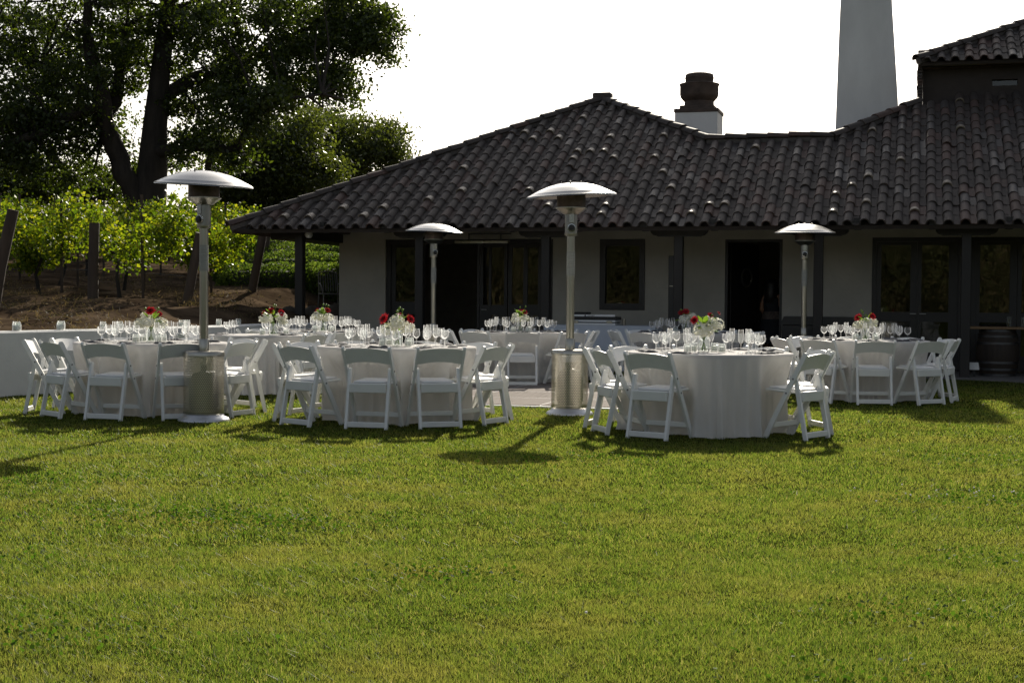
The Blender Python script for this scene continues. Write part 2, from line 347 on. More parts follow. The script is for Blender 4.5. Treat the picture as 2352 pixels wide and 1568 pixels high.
# ------------------------------------------------------------------ grass blades
FLOOR = (-6.99, -2.55, -8.35, -3.93)       # u0 u1 v0 v1 of the dance floor
def grass():
    V = []; bands = [(3.5, 5.2, 27000, .0028), (5.2, 6.8, 20000, .0032), (6.8, 9, 10000, .0042), (9, 12, 5500, .0055), (12, 16, 2800, .0072), (16, 24, 1200, .010)]
    out = []
    for y0, y1, rho, w in bands:
        hw = .385*y1 + 2.3; nb = int(rho*2*hw*(y1-y0))
        X = NR.uniform(-hw, hw, nb); Y = NR.uniform(y0, y1, nb)
        wx = np.array([wall_x(q) for q in np.linspace(y0, y1, 40)]); lim = np.interp(Y, np.linspace(y0, y1, 40), wx)
        u = (X-P0.x)*EU.x + (Y-P0.y)*EU.y; v = (X-P0.x)*EV.x + (Y-P0.y)*EV.y
        keep = (X > lim+.13) & ~((u > FLOOR[0]-.02) & (u < FLOOR[1]+.02) & (v > FLOOR[2]-.02) & (v < FLOOR[3]+.02))
        edge = np.interp(u, [q[0] for q in poly[1:9]], [q[1] for q in poly[1:9]]); keep &= v < edge + .02
        X, Y = X[keep], Y[keep]; m = len(X)
        # clumps: height follows a soft pattern
        tuft = np.sin(X*3.1+np.sin(Y*2.3))*np.sin(Y*2.7+X*.8)*.4 + np.sin(X*9.3+1.7*np.sin(Y*7.1))*np.sin(Y*11.2+X*3.9)*.5 + np.sin(X*31+2*np.sin(Y*23))*np.sin(Y*37+X*13+2*np.sin(X*17))*.8
        hgt = .0135 + .008*tuft + np.abs(NR.normal(0, .005, m)); hgt = np.clip(hgt, .004, .042)
        if y0 > 8: hgt *= 1.1
        az = NR.uniform(0, 2*PI, m); lean = NR.normal(0, .9, m)*hgt; la = NR.uniform(0, 2*PI, m)
        ww = w*NR.uniform(.6, 1.3, m)*.5
        a = np.stack([X-np.cos(az)*ww, Y-np.sin(az)*ww, np.full(m, -.002)], 1); b_ = np.stack([X+np.cos(az)*ww, Y+np.sin(az)*ww, np.full(m, -.002)], 1)
        c = np.stack([X+np.cos(la)*lean, Y+np.sin(la)*lean, hgt], 1)
        out.append(np.stack([a, b_, c], 1).reshape(-1, 3))
    V = np.concatenate(out); nt_ = len(V)//3
    me = bpy.data.meshes.new('grass'); me.vertices.add(len(V)); me.vertices.foreach_set('co', V.astype(np.float32).ravel())
    me.loops.add(len(V)); me.loops.foreach_set('vertex_index', np.arange(len(V), dtype=np.int32))
    me.polygons.add(nt_); me.polygons.foreach_set('loop_start', np.arange(0, len(V), 3, dtype=np.int32)); me.polygons.foreach_set('loop_total', np.full(nt_, 3, dtype=np.int32))
    me.materials.append(M_blade); me.update(calc_edges=True)
    return tag(link('lawn_grass', me), 'short sunlit green lawn grass with yellowish patches', 'grass', kind='stuff')
grass()

def leaf_obj(name, pts, size, m, parent=None, aspect=.6, var=.35, flat=0.0, cup=True):
    """many small leaf faces as one mesh; pts (n,3)"""
    pts = np.asarray(pts, dtype=np.float64); n = len(pts)
    d = NR.normal(size=(n, 3)); d[:, 2] *= (1-flat*.7); d /= np.linalg.norm(d, axis=1)[:, None]
    e = NR.normal(size=(n, 3)); e -= d*(e*d).sum(1)[:, None]; e /= np.linalg.norm(e, axis=1)[:, None]
    s = (np.asarray(size)*NR.uniform(1-var, 1+var, n))[:, None]
    nn = np.cross(d, e)
    q = np.stack([pts-d*s*.5, pts+e*s*aspect*.5+nn*s*.08, pts+d*s*.5, pts-e*s*aspect*.5+nn*s*.08], 1).reshape(-1, 3)
    me = bpy.data.meshes.new(name); me.vertices.add(4*n); me.vertices.foreach_set('co', q.astype(np.float32).ravel())
    me.loops.add(4*n); me.loops.foreach_set('vertex_index', np.arange(4*n, dtype=np.int32))
    me.polygons.add(n); me.polygons.foreach_set('loop_start', np.arange(0, 4*n, 4, dtype=np.int32)); me.polygons.foreach_set('loop_total', np.full(n, 4, dtype=np.int32))
    me.materials.append(m); me.update(calc_edges=True)
    return link(name, me, parent)
def blob_points(c, r, n, shell=0.0):
    p = NR.normal(size=(n, 3)); p /= np.linalg.norm(p, axis=1)[:, None]
    q = NR.uniform(shell**3, 1, n)**(1/3); return np.asarray(c) + p*q[:, None]*np.asarray(r)

def clover():
    out = []
    for cx, cy, r_, n_ in ((-1.75, 7.7, .55, 700), (-1.2, 7.5, .35, 300), (2.9, 8.6, .5, 450), (-3.0, 9.2, .6, 500), (-1.6, 4.95, .35, 260), (1.5, 5.4, .3, 160), (.4, 10.6, .5, 300), (-.3, 6.1, .25, 200), (2.2, 6.6, .3, 120), (-2.5, 6.4, .4, 260), (1.1, 4.5, .25, 120), (3.6, 10.8, .5, 300)):
        q = NR.normal(size=(n_, 2))*r_*.5; out.append(np.stack([cx+q[:, 0]*1.5, cy+q[:, 1], NR.uniform(.015, .034, n_)], 1))
    return tag(leaf_obj('clover', np.concatenate(out), .017, M_clover, None, .95, .35, flat=.5), 'low darker green clover patches in the lawn', 'clover', kind='stuff')
clover()
daisies = MB()
for k in range(18):
    x, y = (2.75+R.gauss(0, .35), 8.75+R.gauss(0, .22)) if k < 16 else (R.uniform(-3, 3), R.uniform(5, 10)); daisies.lathe([(0, .022), (.006, .025), (.005, .031), (0, .033)], 6, Matrix.Translation((x, y, 0)))
tag(daisies.build('clover_flowers', M_candle), 'tiny white clover flowers dotted in the lawn', 'flowers', kind='stuff')

# ------------------------------------------------------------------ dance floor
fl = empty('dance_floor', B2W(FLOOR[0], FLOOR[2], 0), -TH); tag(fl, 'portable wood dance floor with white edging between the tables', 'dance floor')
pw = (FLOOR[1]-FLOOR[0])/4; pd = (FLOOR[3]-FLOOR[2])/4
for i in range(4):
    for j in range(4):
        m_ = MB().cbox(i*pw+.004, (i+1)*pw-.004, j*pd+.004, (j+1)*pd-.004, .0, .028+R.uniform(-.001, .001), .003)
        m_.build('panel', M_parq if R.random() < .6 else M_parq2, fl)
for a, b_ in (((-.05, 4*pw+.05), (-.05, -.001)), ((-.05, 4*pw+.05), (4*pd+.001, 4*pd+.05))):
    MB().prism([(a[0], 0), (a[1], 0), (a[1], .02), (a[0], .02)], b_[0], b_[1]).build('edge_strip', M_edge, fl)
for x0, x1 in ((-.05, -.001), (4*pw+.001, 4*pw+.05)):
    MB().box(x0, x1, 0, 4*pd, 0, .02).build('edge_strip', M_edge, fl)
for i in range(1, 4):
    MB().box(i*pw-.0035, i*pw+.0035, .004, 4*pd-.004, 0, .0285).build('joint_strip', M_edge, fl)
    for q in range(4): MB().box(q*pw+.006, (q+1)*pw-.006, i*pd-.0035, i*pd+.0035, 0, .0283).build('joint_strip', M_edge, fl)

# ------------------------------------------------------------------ low white wall
lw = MB(); path = []
for (x0, y0), (x1, y1) in zip(WP, WP[1:]):
    for k in range(4): path.append(Vector((x0+(x1-x0)*k/4, y0+(y1-y0)*k/4, 0)))
path.append(Vector((*WP[-1], 0)))
for _ in range(3): path = [path[0]] + [(path[i-1]+path[i]*2+path[i+1])/4 for i in range(1, len(path)-1)] + [path[-1]]
vs = []; fs = []
for i, p in enumerate(path):
    t = (path[min(i+1, len(path)-1)]-path[max(i-1, 0)]).normalized(); nrm = Vector((t.y, -t.x, 0)); h = height_wall()+R.uniform(-.003, .003)
    for o, z in ((.10, -.02), (.10, h-.02), (.08, h), (-.13, h), (-.15, h-.02), (-.15, -.02)): vs.append(p+nrm*o+Vector((0, 0, z)))
for i in range(len(path)-1):
    for k in range(6): fs.append((i*6+k, (i+1)*6+k, (i+1)*6+(k+1) % 6, i*6+(k+1) % 6))
fs += [tuple(range(6))[::-1], tuple(range(len(vs)-6, len(vs)))]
lw.add(vs, fs); tag(lw.build('garden_wall', M_lowwall, smooth=40), 'low curved white plaster wall along the left of the lawn', 'wall')

# ------------------------------------------------------------------ main building
bd = empty('tiled_building', B2W(0, 0, 0), -TH); tag(bd, 'long white stucco building with dark timber veranda and clay tile roof', 'building')
def cut_wall(u0, u1, z0, z1, ops, v0, v1):
    """wall between v0 and v1 with real openings (u0,u1,z0,z1)"""
    us = sorted({u0, u1} | {o[0] for o in ops} | {o[1] for o in ops}); zs = sorted({z0, z1} | {o[2] for o in ops if o[2] > z0} | {o[3] for o in ops})
    m = MB(); solid = lambda a, b: not any(o[0]-1e-6 < a < o[1]+1e-6 and o[2]-1e-6 < b < o[3]+1e-6 for o in ops)
    G = [[solid((us[i]+us[i+1])/2, (zs[k]+zs[k+1])/2) for k in range(len(zs)-1)] for i in range(len(us)-1)]
    for i in range(len(us)-1):
        for k in range(len(zs)-1):
            if not G[i][k]: continue
            a, b_, c, d = us[i], us[i+1], zs[k], zs[k+1]
            m.add([(a,v0,c),(b_,v0,c),(b_,v0,d),(a,v0,d)], [(0,1,2,3)]); m.add([(a,v1,c),(b_,v1,c),(b_,v1,d),(a,v1,d)], [(3,2,1,0)])
            for di, dk, q in ((-1,0,[(a,v0,c),(a,v0,d),(a,v1,d),(a,v1,c)]), (1,0,[(b_,v0,c),(b_,v1,c),(b_,v1,d),(b_,v0,d)]), (0,-1,[(a,v0,c),(a,v1,c),(b_,v1,c),(b_,v0,c)]), (0,1,[(a,v0,d),(b_,v0,d),(b_,v1,d),(a,v1,d)])):
                ii, kk = i+di, k+dk
                if not (0 <= ii < len(us)-1 and 0 <= kk < len(zs)-1) or not G[ii][kk]: m.add(q, [(0,1,2,3)])
    return m
WV = 1.8
OPS = [(-10.48, -7.20, -.05, 2.315), (-6.32, -5.485, 1.017, 2.305), (-4.045, -3.036, -.05, 2.29), (-1.508, .0, -.05, 2.315), (.126, 2.30, -.05, 2.315), (3.0, 3.9, 1.0, 2.3)]
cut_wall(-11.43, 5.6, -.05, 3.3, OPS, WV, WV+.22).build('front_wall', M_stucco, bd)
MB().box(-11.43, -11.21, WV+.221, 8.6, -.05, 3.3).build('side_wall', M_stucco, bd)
MB().box(-11.209, 5.6, 6.2, 6.4, -.05, 3.3).build('inner_wall', M_inside, bd)
MB().box(-11.209, 5.6, WV+.222, 6.199, .0, .03).build('inner_floor', M_inside, bd)
MB().box(-11.209, 5.6, WV+.222, 6.199, 2.75, 2.80).build('inner_ceiling', M_inside, bd)
MB().box(5.6, 5.8, WV, 8.6, -.05, 3.3).build('side_wall', M_stucco, bd)
MB().box(-11.209, 5.6, 8.4, 8.6, -.05, 3.3).build('back_wall', M_stucco, bd)

def casing(u0, u1, z0, z1, w, v0, v1, name='door_frame', sill=False):
    m = MB().box(u0+.002, u0+w, v0, v1, z0, z1-.002).box(u1-w, u1-.002, v0, v1, z0, z1-.002).box(u0+w, u1-w, v0, v1, z1-w, z1-.002)
    if sill: m.box(u0+w, u1-w, v0, v1, z0+.002, z0+w)
    return m.build(name, M_frame, bd)
def leaf_door(u0, u1, z0, z1, v, panes, M=None, handle=None, name='door'):
    """glazed leaf; panes = list of (u0,u1,z0,z1); stiles and rails fill the rest"""
    zc = sorted({z0, z1} | {p[2] for p in panes} | {p[3] for p in panes})
    m = cut_wall(u0, u1, z0, z1, panes, v-.022, v+.022)
    if M: m.v = [tuple(M @ Vector(p)) for p in m.v]
    d = m.build(name, M_frame, bd)
    for p in panes:
        g_ = MB().box(p[0]+.001, p[1]-.001, v-.004, v+.004, p[2]+.001, p[3]-.001, M); g_.build('pane', M_pane, d)
    if handle:
        h = MB().tube([(handle, v-.03, 1.0), (handle, v-.06, 1.0), (handle+.10, v-.06, 1.0)], .009, 6)
        if M: h.v = [tuple(M @ Vector(p)) for p in h.v]
        h.build('handle', M_steel, d)
    return d
vf = WV+.09
casing(-10.48, -7.20, .03, 2.315, .09, WV+.04, WV+.17)
leaf_door(-10.388, -9.72, .035, 2.22, vf, [(-10.30, -9.82, 1.137, 2.16), (-10.30, -9.82, .35, .90)])
Mo = Matrix.Translation((-8.66, vf, 0)) @ Matrix.Rotation(rad(-76), 4, 'Z') @ Matrix.Translation((8.66, -vf, 0))
leaf_door(-9.70, -8.66, .035, 2.22, vf, [(-9.56, -8.80, 1.09, 2.16), (-9.56, -8.80, .35, .90)], Mo, handle=-9.66)
leaf_door(-8.62, -8.09, .035, 2.22, vf, [(-8.56, -8.45, 1.09, 2.16), (-8.40, -8.15, 1.09, 2.16), (-8.40, -8.15, .35, .90)], handle=-8.58)
leaf_door(-8.07, -7.293, .035, 2.22, vf, [(-8.0, -7.78, 1.10, 2.16), (-7.70, -7.50, 1.10, 2.16), (-8.0, -7.78, .35, .90), (-7.70, -7.50, .35, .90)])
# single window
fr = MB().box(-6.317, -6.214, WV-.02, WV+.12, 1.02, 2.302).box(-5.585, -5.488, WV-.02, WV+.12, 1.02, 2.302).box(-6.214, -5.585, WV-.02, WV+.12, 2.18, 2.302).box(-6.214, -5.585, WV-.02, WV+.12, 1.02, 1.138).build('window', M_frame, bd)
MB().box(-6.213, -5.586, WV+.05, WV+.058, 1.139, 2.179).build('pane', M_pane, fr)
# open doorway with its leaf folded inside
casing(-4.045, -3.036, .03, 2.29, .05, WV+.02, WV+.2)
Mo = Matrix.Translation((-3.99, WV+.26, 0)) @ Matrix.Rotation(rad(62), 4, 'Z') @ Matrix.Translation((3.99, -WV-.26, 0))
d2 = MB().cbox(-3.99, -3.10, WV+.235, WV+.28, .04, 2.24, .006, Mo).build('door', M_frame, bd)
wr = [(-3.52+.16*math.cos(2*PI*k/20), WV+.215, 1.62+.16*math.sin(2*PI*k/20)) for k in range(21)]
w_ = MB().tube(wr, .022, 6, cap=False); w_.v = [tuple(Mo @ Vector(p)) for p in w_.v]; w_.build('wreath', M_fence, d2, 60)
# french doors on the right
casing(-1.508, .0, .03, 2.315, .075, WV+.04, WV+.17)
leaf_door(-1.432, -.756, .035, 2.238, vf, [(-1.353, -.867, 1.03, 2.18), (-1.353, -.867, .30, .865)], handle=-.86)
leaf_door(-.753, -.077, .035, 2.238, vf, [(-.681, -.235, 1.03, 2.18), (-.681, -.235, .30, .865)], handle=-.70)
casing(.126, 2.30, .03, 2.315, .075, WV+.04, WV+.17)
for q in range(3):
    a = .203+q*.675; leaf_door(a, a+.668, .035, 2.238, vf, [(a+.07, a+.55, 1.03, 2.18), (a+.07, a+.55, .30, .865)])
# veranda posts with corbels, beam, rafter tails
for k in range(9):
    u = -11.43+k*2.283; 
    if u > 5.6: break
    po = MB().cbox(u-.075, u+.075, -.075, .075, 0.0, 2.43, .008).build('post', M_wood, bd)
    prof = [(-.48, 2.43), (-.48, 2.37), (-.46, 2.32), (-.42, 2.285), (-.36, 2.27), (-.36, 2.262), (.36, 2.262), (.36, 2.27), (.42, 2.285), (.46, 2.32), (.48, 2.37), (.48, 2.43)]
    if k > 0: MB().prism([(u+a, z) for a, z in prof], -.085, .085).build('corbel', M_wood, po)
MB().box(-12.1, 5.6, -.08, .08, 2.432, 2.62).build('beam', M_wood, bd)
MB().box(-12.05, -11.35, .081, 8.6, 2.25, 2.62).build('side_soffit', M_wood, bd)  # solid block standing in for the dark underside of the side eave
for k in range(17):
    u = -11.95+k*1.1415-.62+.62
    MB().prism([(0, 2.40), (.25, 2.34), (.40, 2.36), (.60, 2.45), (.60, 2.55), (0, 2.52)], u-.055, u+.055, Matrix.Translation((u, -.50, 0)) @ Matrix.Rotation(PI/2, 4, 'Z') @ Matrix.Translation((0, -u, 0))).build('rafter_tail', M_wood, bd)

# roof: one long front slope, hips and ridges outlined by cap tiles
RP = rad(28.2); VE, ZE = -.5, 2.43
TOP = [(-12.55, 0.0), (-6.916, 5.87), (-4.51, 3.58), (-2.23, 3.58), (-.774, 5.17), (.31, 5.49), (6.2, 5.56)]     # (u, w) along the upper outline
def wmax(u):
    if u <= TOP[0][0]: return -1
    for (a, p), (b_, q) in zip(TOP, TOP[1:]):
        if u <= b_: return p+(q-p)*(u-a)/(b_-a)
    return TOP[-1][1]
def RW(u, w, h=0): return Vector((u, VE+w*math.cos(RP)-h*math.sin(RP), ZE+w*math.sin(RP)+h*math.cos(RP)))
roof = MB()
top = [RW(u, w, -.03) for u, w in TOP]; n = len(top)
ev = [RW(u, 0, -.03) for u, w in TOP]
bk = [Vector((u, 9.2, 2.43)) for u, w in TOP]; bk[0] = Vector((-12.55, 9.2, 2.43))
vs = ev+top+bk
fs = [(i, i+1, n+i+1, n+i) for i in range(n-1)] + [(n+i, n+i+1, 2*n+i+1, 2*n+i) for i in range(n-1)]
roof.add(vs, fs)
roof.add([RW(u, 0, -.10) for u in (-12.55, 6.2)]+[RW(u, 0, -.032) for u in (-12.55, 6.2)], [(0, 1, 3, 2)])
# underside boards
roof.add([RW(-12.55, 0, -.10), RW(6.2, 0, -.10), RW(6.2, 2.7, -.10), RW(-12.55+2.85, 2.7, -.10)], [(0, 3, 2, 1)])
roof.add([RW(-12.55, 0, -.10), RW(-12.55+2.85, 2.7, -.10), Vector((-9.7, 9.2, 3.6)), Vector((-12.55, 9.2, 2.35))], [(0, 3, 2, 1)])
rf = roof.build('roof', M_deck, bd)
TW, TE, TL = .252, .345, .41
def tile_profile():
    pr = []
    for k in range(8):
        a = PI*(1-k/7); pr.append((.077*math.cos(a), .075*math.sin(a)))
    pr += [(.095, -.004), (.135, -.010), (.172, .002)]
    return pr
def tile_mesh(name, m, s=1.0):
    pr = tile_profile(); k = len(pr); mb = MB(); th = .016; vs = []
    for y, gx in ((0, 1.06), (TL, .94)):
        for x, z in pr: vs.append((x*gx, y, z*gx))
        for i, (x, z) in enumerate(pr):
            if i < 8: l = (x*(1-.2), z-.016 if z > .02 else z-.008)
            else: l = (x, z-.014)
            vs.append((l[0]*gx, y, l[1]*gx))
    fs = []
    for i in range(k-1):
        fs.append((i, i+1, 2*k+i+1, 2*k+i)); fs.append((k+i+1, k+i, 3*k+i, 3*k+i+1)); fs.append((i+1, i, k+i, k+i+1))
    fs.append((0, 2*k, 3*k, k)); fs.append((k-1, 2*k-1, 4*k-1, 3*k-1))
    mb.add(vs, fs); return mb, mb.mesh(name, m, 50)
tmb, tme = tile_mesh('roof_tile', M_tile1)
tiles = []
u = -12.40
while u < 6.0:
    r = 0
    while True:
        w = -.07 + r*TE
        if w + TL*.55 > min(wmax(u-.05), wmax(u+.12)): break
        tiles.append((u+R.uniform(-.006, .006), w+R.uniform(-.012, .012), r)); r += 1
    u += TW
vis = []
rest = MB()
def tile_matrix(u, w):
    lift = .006+abs(R.gauss(0, .004)); 
    if R.random() < .05: lift += R.uniform(.010, .02)
    yaw = R.gauss(0, .014)
    # local frame: x along the eave, y up the slope, z away from the slope
    M = Matrix.Translation(RW(u, w, .012)) @ Matrix.Rotation(RP, 4, 'X') @ Matrix.Translation((0, TL, 0)) @ Matrix.Rotation(-lift/TL, 4, 'X') @ Matrix.Rotation(yaw, 4, 'Z') @ Matrix.Translation((0, -TL, 0))
    return M
seen = sorted([t for t in tiles if t[0] < 1.3], key=lambda t: (t[2]-.12*t[0]))
pick = set(seen[:300])
for t in tiles:
    M = tile_matrix(t[0], t[1])
    if t in pick:
        o = link('roof_tile', tme, rf); o.matrix_local = M
    else:
        rest.add([M @ Vector(p) for p in tmb.v], tmb.f)
tag(rest.build('roof_tile_field', M_tileN, rf, 50), kind='stuff')
# booster pieces added on random tile ends, raised and paled to give sun glints
boost = MB(); pr = [(.084*math.cos(a), .080*math.sin(a)) for a in [PI*(1-k/7) for k in range(8)]]; vs = []
for y, gx, dz in ((0, 1.0, .028), (.17, .92, .0)): vs += [(x*gx, y, z*gx+dz) for x, z in pr] + [(x*gx*.84, y, (z-.016)*gx+dz) for x, z in pr]
fs = []
for i in range(7): fs += [(i, i+1, 17+i, 16+i), (9+i, 8+i, 24+i, 25+i), (i+1, i, 8+i, 9+i)]
boost.add(vs, fs); bme = boost.mesh('glint_booster', M_glint, 50)
rb_ = random.Random(5)
for t in rb_.sample([t for t in tiles if t[0] < 1.3 and t[2] > 0], 46):
    o = link('glint_booster', bme, rf); o.matrix_local = Matrix.Translation(RW(t[0], t[1]-.012, .020)) @ Matrix.Rotation(RP, 4, 'X') @ Matrix.Rotation(rb_.uniform(-.03, .03), 4, 'X')
def cap_mesh():
    m = MB(); pr = [(.11*math.cos(a), .085*math.sin(a)) for a in [PI*(1-k/7) for k in range(8)]]; vs = []
    for y, gx in ((0, 1.08), (.43, .90)):
        vs += [(x*gx, y, z*gx) for x, z in pr] + [(x*gx*.86, y, (z-.014)*gx) for x, z in pr]
    fs = []
    for i in range(7): fs += [(i, i+1, 17+i, 16+i), (9+i, 8+i, 24+i, 25+i), (i+1, i, 8+i, 9+i)]
    fs += [(0, 16, 24, 8), (7, 15, 31, 23)]
    m.add(vs, fs); return m.mesh('ridge_tile', M_ridge, 50)
cme = cap_mesh()
def cap_run(a, b_, parent, start_low=True, lift0=.03):
    """cap tiles from point a (low) to b; each overlaps the one below"""
    d = b_-a; L = d.length; d.normalize(); k = max(1, round(L/.36)); st = L/k
    x = d.cross(Vector((0, 0, 1))).normalized(); z = x.cross(d)
    mm = MB().tube([a-z*.03, b_-z*.03], .075, 6); mm.build('ridge_mortar', M_mortar, parent)
    for i in range(k):
        o = link('ridge_tile', cme, parent); p = a+d*(i*st-.04)+z*(lift0+R.uniform(-.006, .008))
        M = Matrix((( x.x, d.x, z.x, p.x), (x.y, d.y, z.y, p.y), (x.z, d.z, z.z, p.z), (0, 0, 0, 1)))
        o.matrix_local = M @ Matrix.Rotation(-.035+R.gauss(0, .012), 4, 'X') @ Matrix.Rotation(R.gauss(0, .02), 4, 'Z')
for a, b_ in ((0, 1), (2, 1), (2, 3), (3, 4)): cap_run(RW(*TOP[a], .03), RW(*TOP[b_], .03), rf)
ap = RW(*TOP[1], .03)
MB().cbox(ap.x-.19, ap.x+.19, ap.y-.10, ap.y+.12, ap.z-.02, ap.z+.14, .02).build('apex_cap', M_tile1, rf)
# corner end of the left hip
# vent stack behind the hip
vc = (-5.22, 6.42)
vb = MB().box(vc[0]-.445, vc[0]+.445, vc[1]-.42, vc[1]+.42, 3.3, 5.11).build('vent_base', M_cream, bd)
MB().cbox(vc[0]-.465, vc[0]+.465, vc[1]-.44, vc[1]+.44, 5.111, 5.19, .01).build('vent_trim', M_vent, bd)
MB().cbox(vc[0]-.36, vc[0]+.36, vc[1]-.34, vc[1]+.34, 5.191, 5.27, .01).build('vent_flange', M_vent, bd)
Mv = Matrix.Translation((vc[0], vc[1], 0))
MB().lathe([(.31, 5.271), (.31, 5.38), (.33, 5.40), (.385, 5.46), (.405, 5.52), (.405, 5.70), (.425, 5.74), (.41, 5.75), (.30, 5.75)], 28, Mv).build('exhaust_bowl', M_vent, bd, 40)
MB().lathe([(.295, 5.751), (.295, 5.85), (.302, 5.86), (.302, 5.885), (.295, 5.89), (.295, 5.94), (.26, 5.965), (0, 5.975)], 28, Mv).build('exhaust_cap', M_vent, bd, 40)
# tapered white chimney
ch = MB(); prof = [(2.6, -2.37, -1.10), (4.5, -2.335, -1.125), (5.4, -2.315, -1.185), (6.3, -2.295, -1.25), (7.05, -2.275, -1.307), (7.55, -2.265, -1.335)]
vs = []; 
for i, (z, a, b_) in enumerate(prof):
    k = .10*i/5; vs += [(a, 5.0+k, z), (b_, 5.0+k, z), (b_, 5.95-k, z), (a, 5.95-k, z)]
fs = []
for i in range(len(prof)-1):
    for q in range(4): fs.append((i*4+q, i*4+(q+1) % 4, i*4+4+(q+1) % 4, i*4+4+q))
fs.append(tuple(range(len(vs)-4, len(vs)))); ch.add(vs, fs)
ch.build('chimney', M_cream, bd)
# wall bracket heater under the eave, flood lamp
ir = MB().cbox(-8.80, -7.79, .86, .98, 2.19, 2.25, .012).build('infrared_heater', M_steel, bd)
MB().box(-8.55, -7.75, .90, .93, 2.36, 2.385).box(-8.55, -8.53, .9, .93, 2.25, 2.36).box(-7.95, -7.93, .9, .93, 2.25, 2.36).build('bracket', M_black, ir)
MB().box(-8.65, -8.25, .855, .859, 2.20, 2.24).build('reflector', M_alu, ir)
MB().lathe([(0, 2.26), (.05, 2.27), (.075, 2.32), (.06, 2.37), (.03, 2.40), (.03, 2.46)], 14, Matrix.Translation((-11.22, -.1, 0))).build('flood_lamp', M_lamp, bd, 50)

# ------------------------------------------------------------------ upper wing on the right
uw = empty('upper_wing', B2W(0, .45, .075), -TH); tag(uw, 'taller rear wing with tiled hip roof above the right veranda roof', 'building')
ops = [(.55, 1.0, 5.18, 5.30), (1.15, 1.75, 5.18, 5.30)]
cut_wall(-.70, 6.0, 3.4, 5.58, ops, 4.15, 4.35).build('wall', M_deck, uw)
MB().box(-.70, -.5, 4.351, 9.2, 3.4, 5.58).build('wall', M_deck, uw)
for o in ops: MB().box(o[0], o[1], 4.25, 4.26, o[2], o[3]).build('pane', M_pane, uw)
MB().box(-.72, 6, 4.10, 4.148, 5.52, 5.56).build('trim_board', M_post, uw)
U2, V2, Z2 = -.80, 3.72, 5.62
def RW2(u, w, h=0): return Vector((u, V2+w*math.cos(RP)-h*math.sin(RP), Z2+w*math.sin(RP)+h*math.cos(RP)))
def wmax2(u): return min((u-U2)*.93, 3.2)
r2 = MB(); k = 3.2/.93
pts = [RW2(U2, 0, -.03), RW2(6.2, 0, -.03), RW2(6.2, 3.2, -.03), RW2(U2+k, 3.2, -.03), Vector((U2, 9.2, Z2)), Vector((6.2, 9.2, Z2))]
r2.add(pts, [(0, 1, 2, 3), (0, 3, 4), (3, 2, 5, 4)]); r2.add([RW2(U2, 0, -.09), RW2(6.2, 0, -.09), RW2(6.2, 0, -.032), RW2(U2, 0, -.032), RW2(6.2, .9, -.09), RW2(U2, .9, -.09)], [(0, 1, 2, 3), (0, 5, 4, 1)])
rf2 = r2.build('roof', M_deck, uw)
rest = MB(); u = U2+.16; cnt = 0
while u < 5.9:
    r = 0
    while True:
        w = -.07+r*TE
        if w+TL*.5 > wmax2(u): break
        M = Matrix.Translation(RW2(u, w, .012)) @ Matrix.Rotation(RP, 4, 'X') @ Matrix.Translation((0, TL, 0)) @ Matrix.Rotation(-(.008+abs(R.gauss(0, .004)))/TL, 4, 'X') @ Matrix.Rotation(R.gauss(0, .012), 4, 'Z') @ Matrix.Translation((0, -TL, 0))
        if u < 1.8: o = link('roof_tile', tme, rf2); o.matrix_local = M
        else: rest.add([M @ Vector(p) for p in tmb.v], tmb.f)
        r += 1
    u += TW
tag(rest.build('roof_tile_field', M_tileN, rf2, 50), kind='stuff')
cap_run(RW2(U2, 0, .03), RW2(U2+k, 3.2, .03), rf2)
rk = MB()
for q in range(12):                         # stacked edges of the tiles on the far side slope
    z = 5.50-q*.058
    MB().cbox(-.80-R.uniform(0, .02), -.71, 3.95, 4.2, z, z+.05, .008).build('rake_tile', M_tile1, uw)

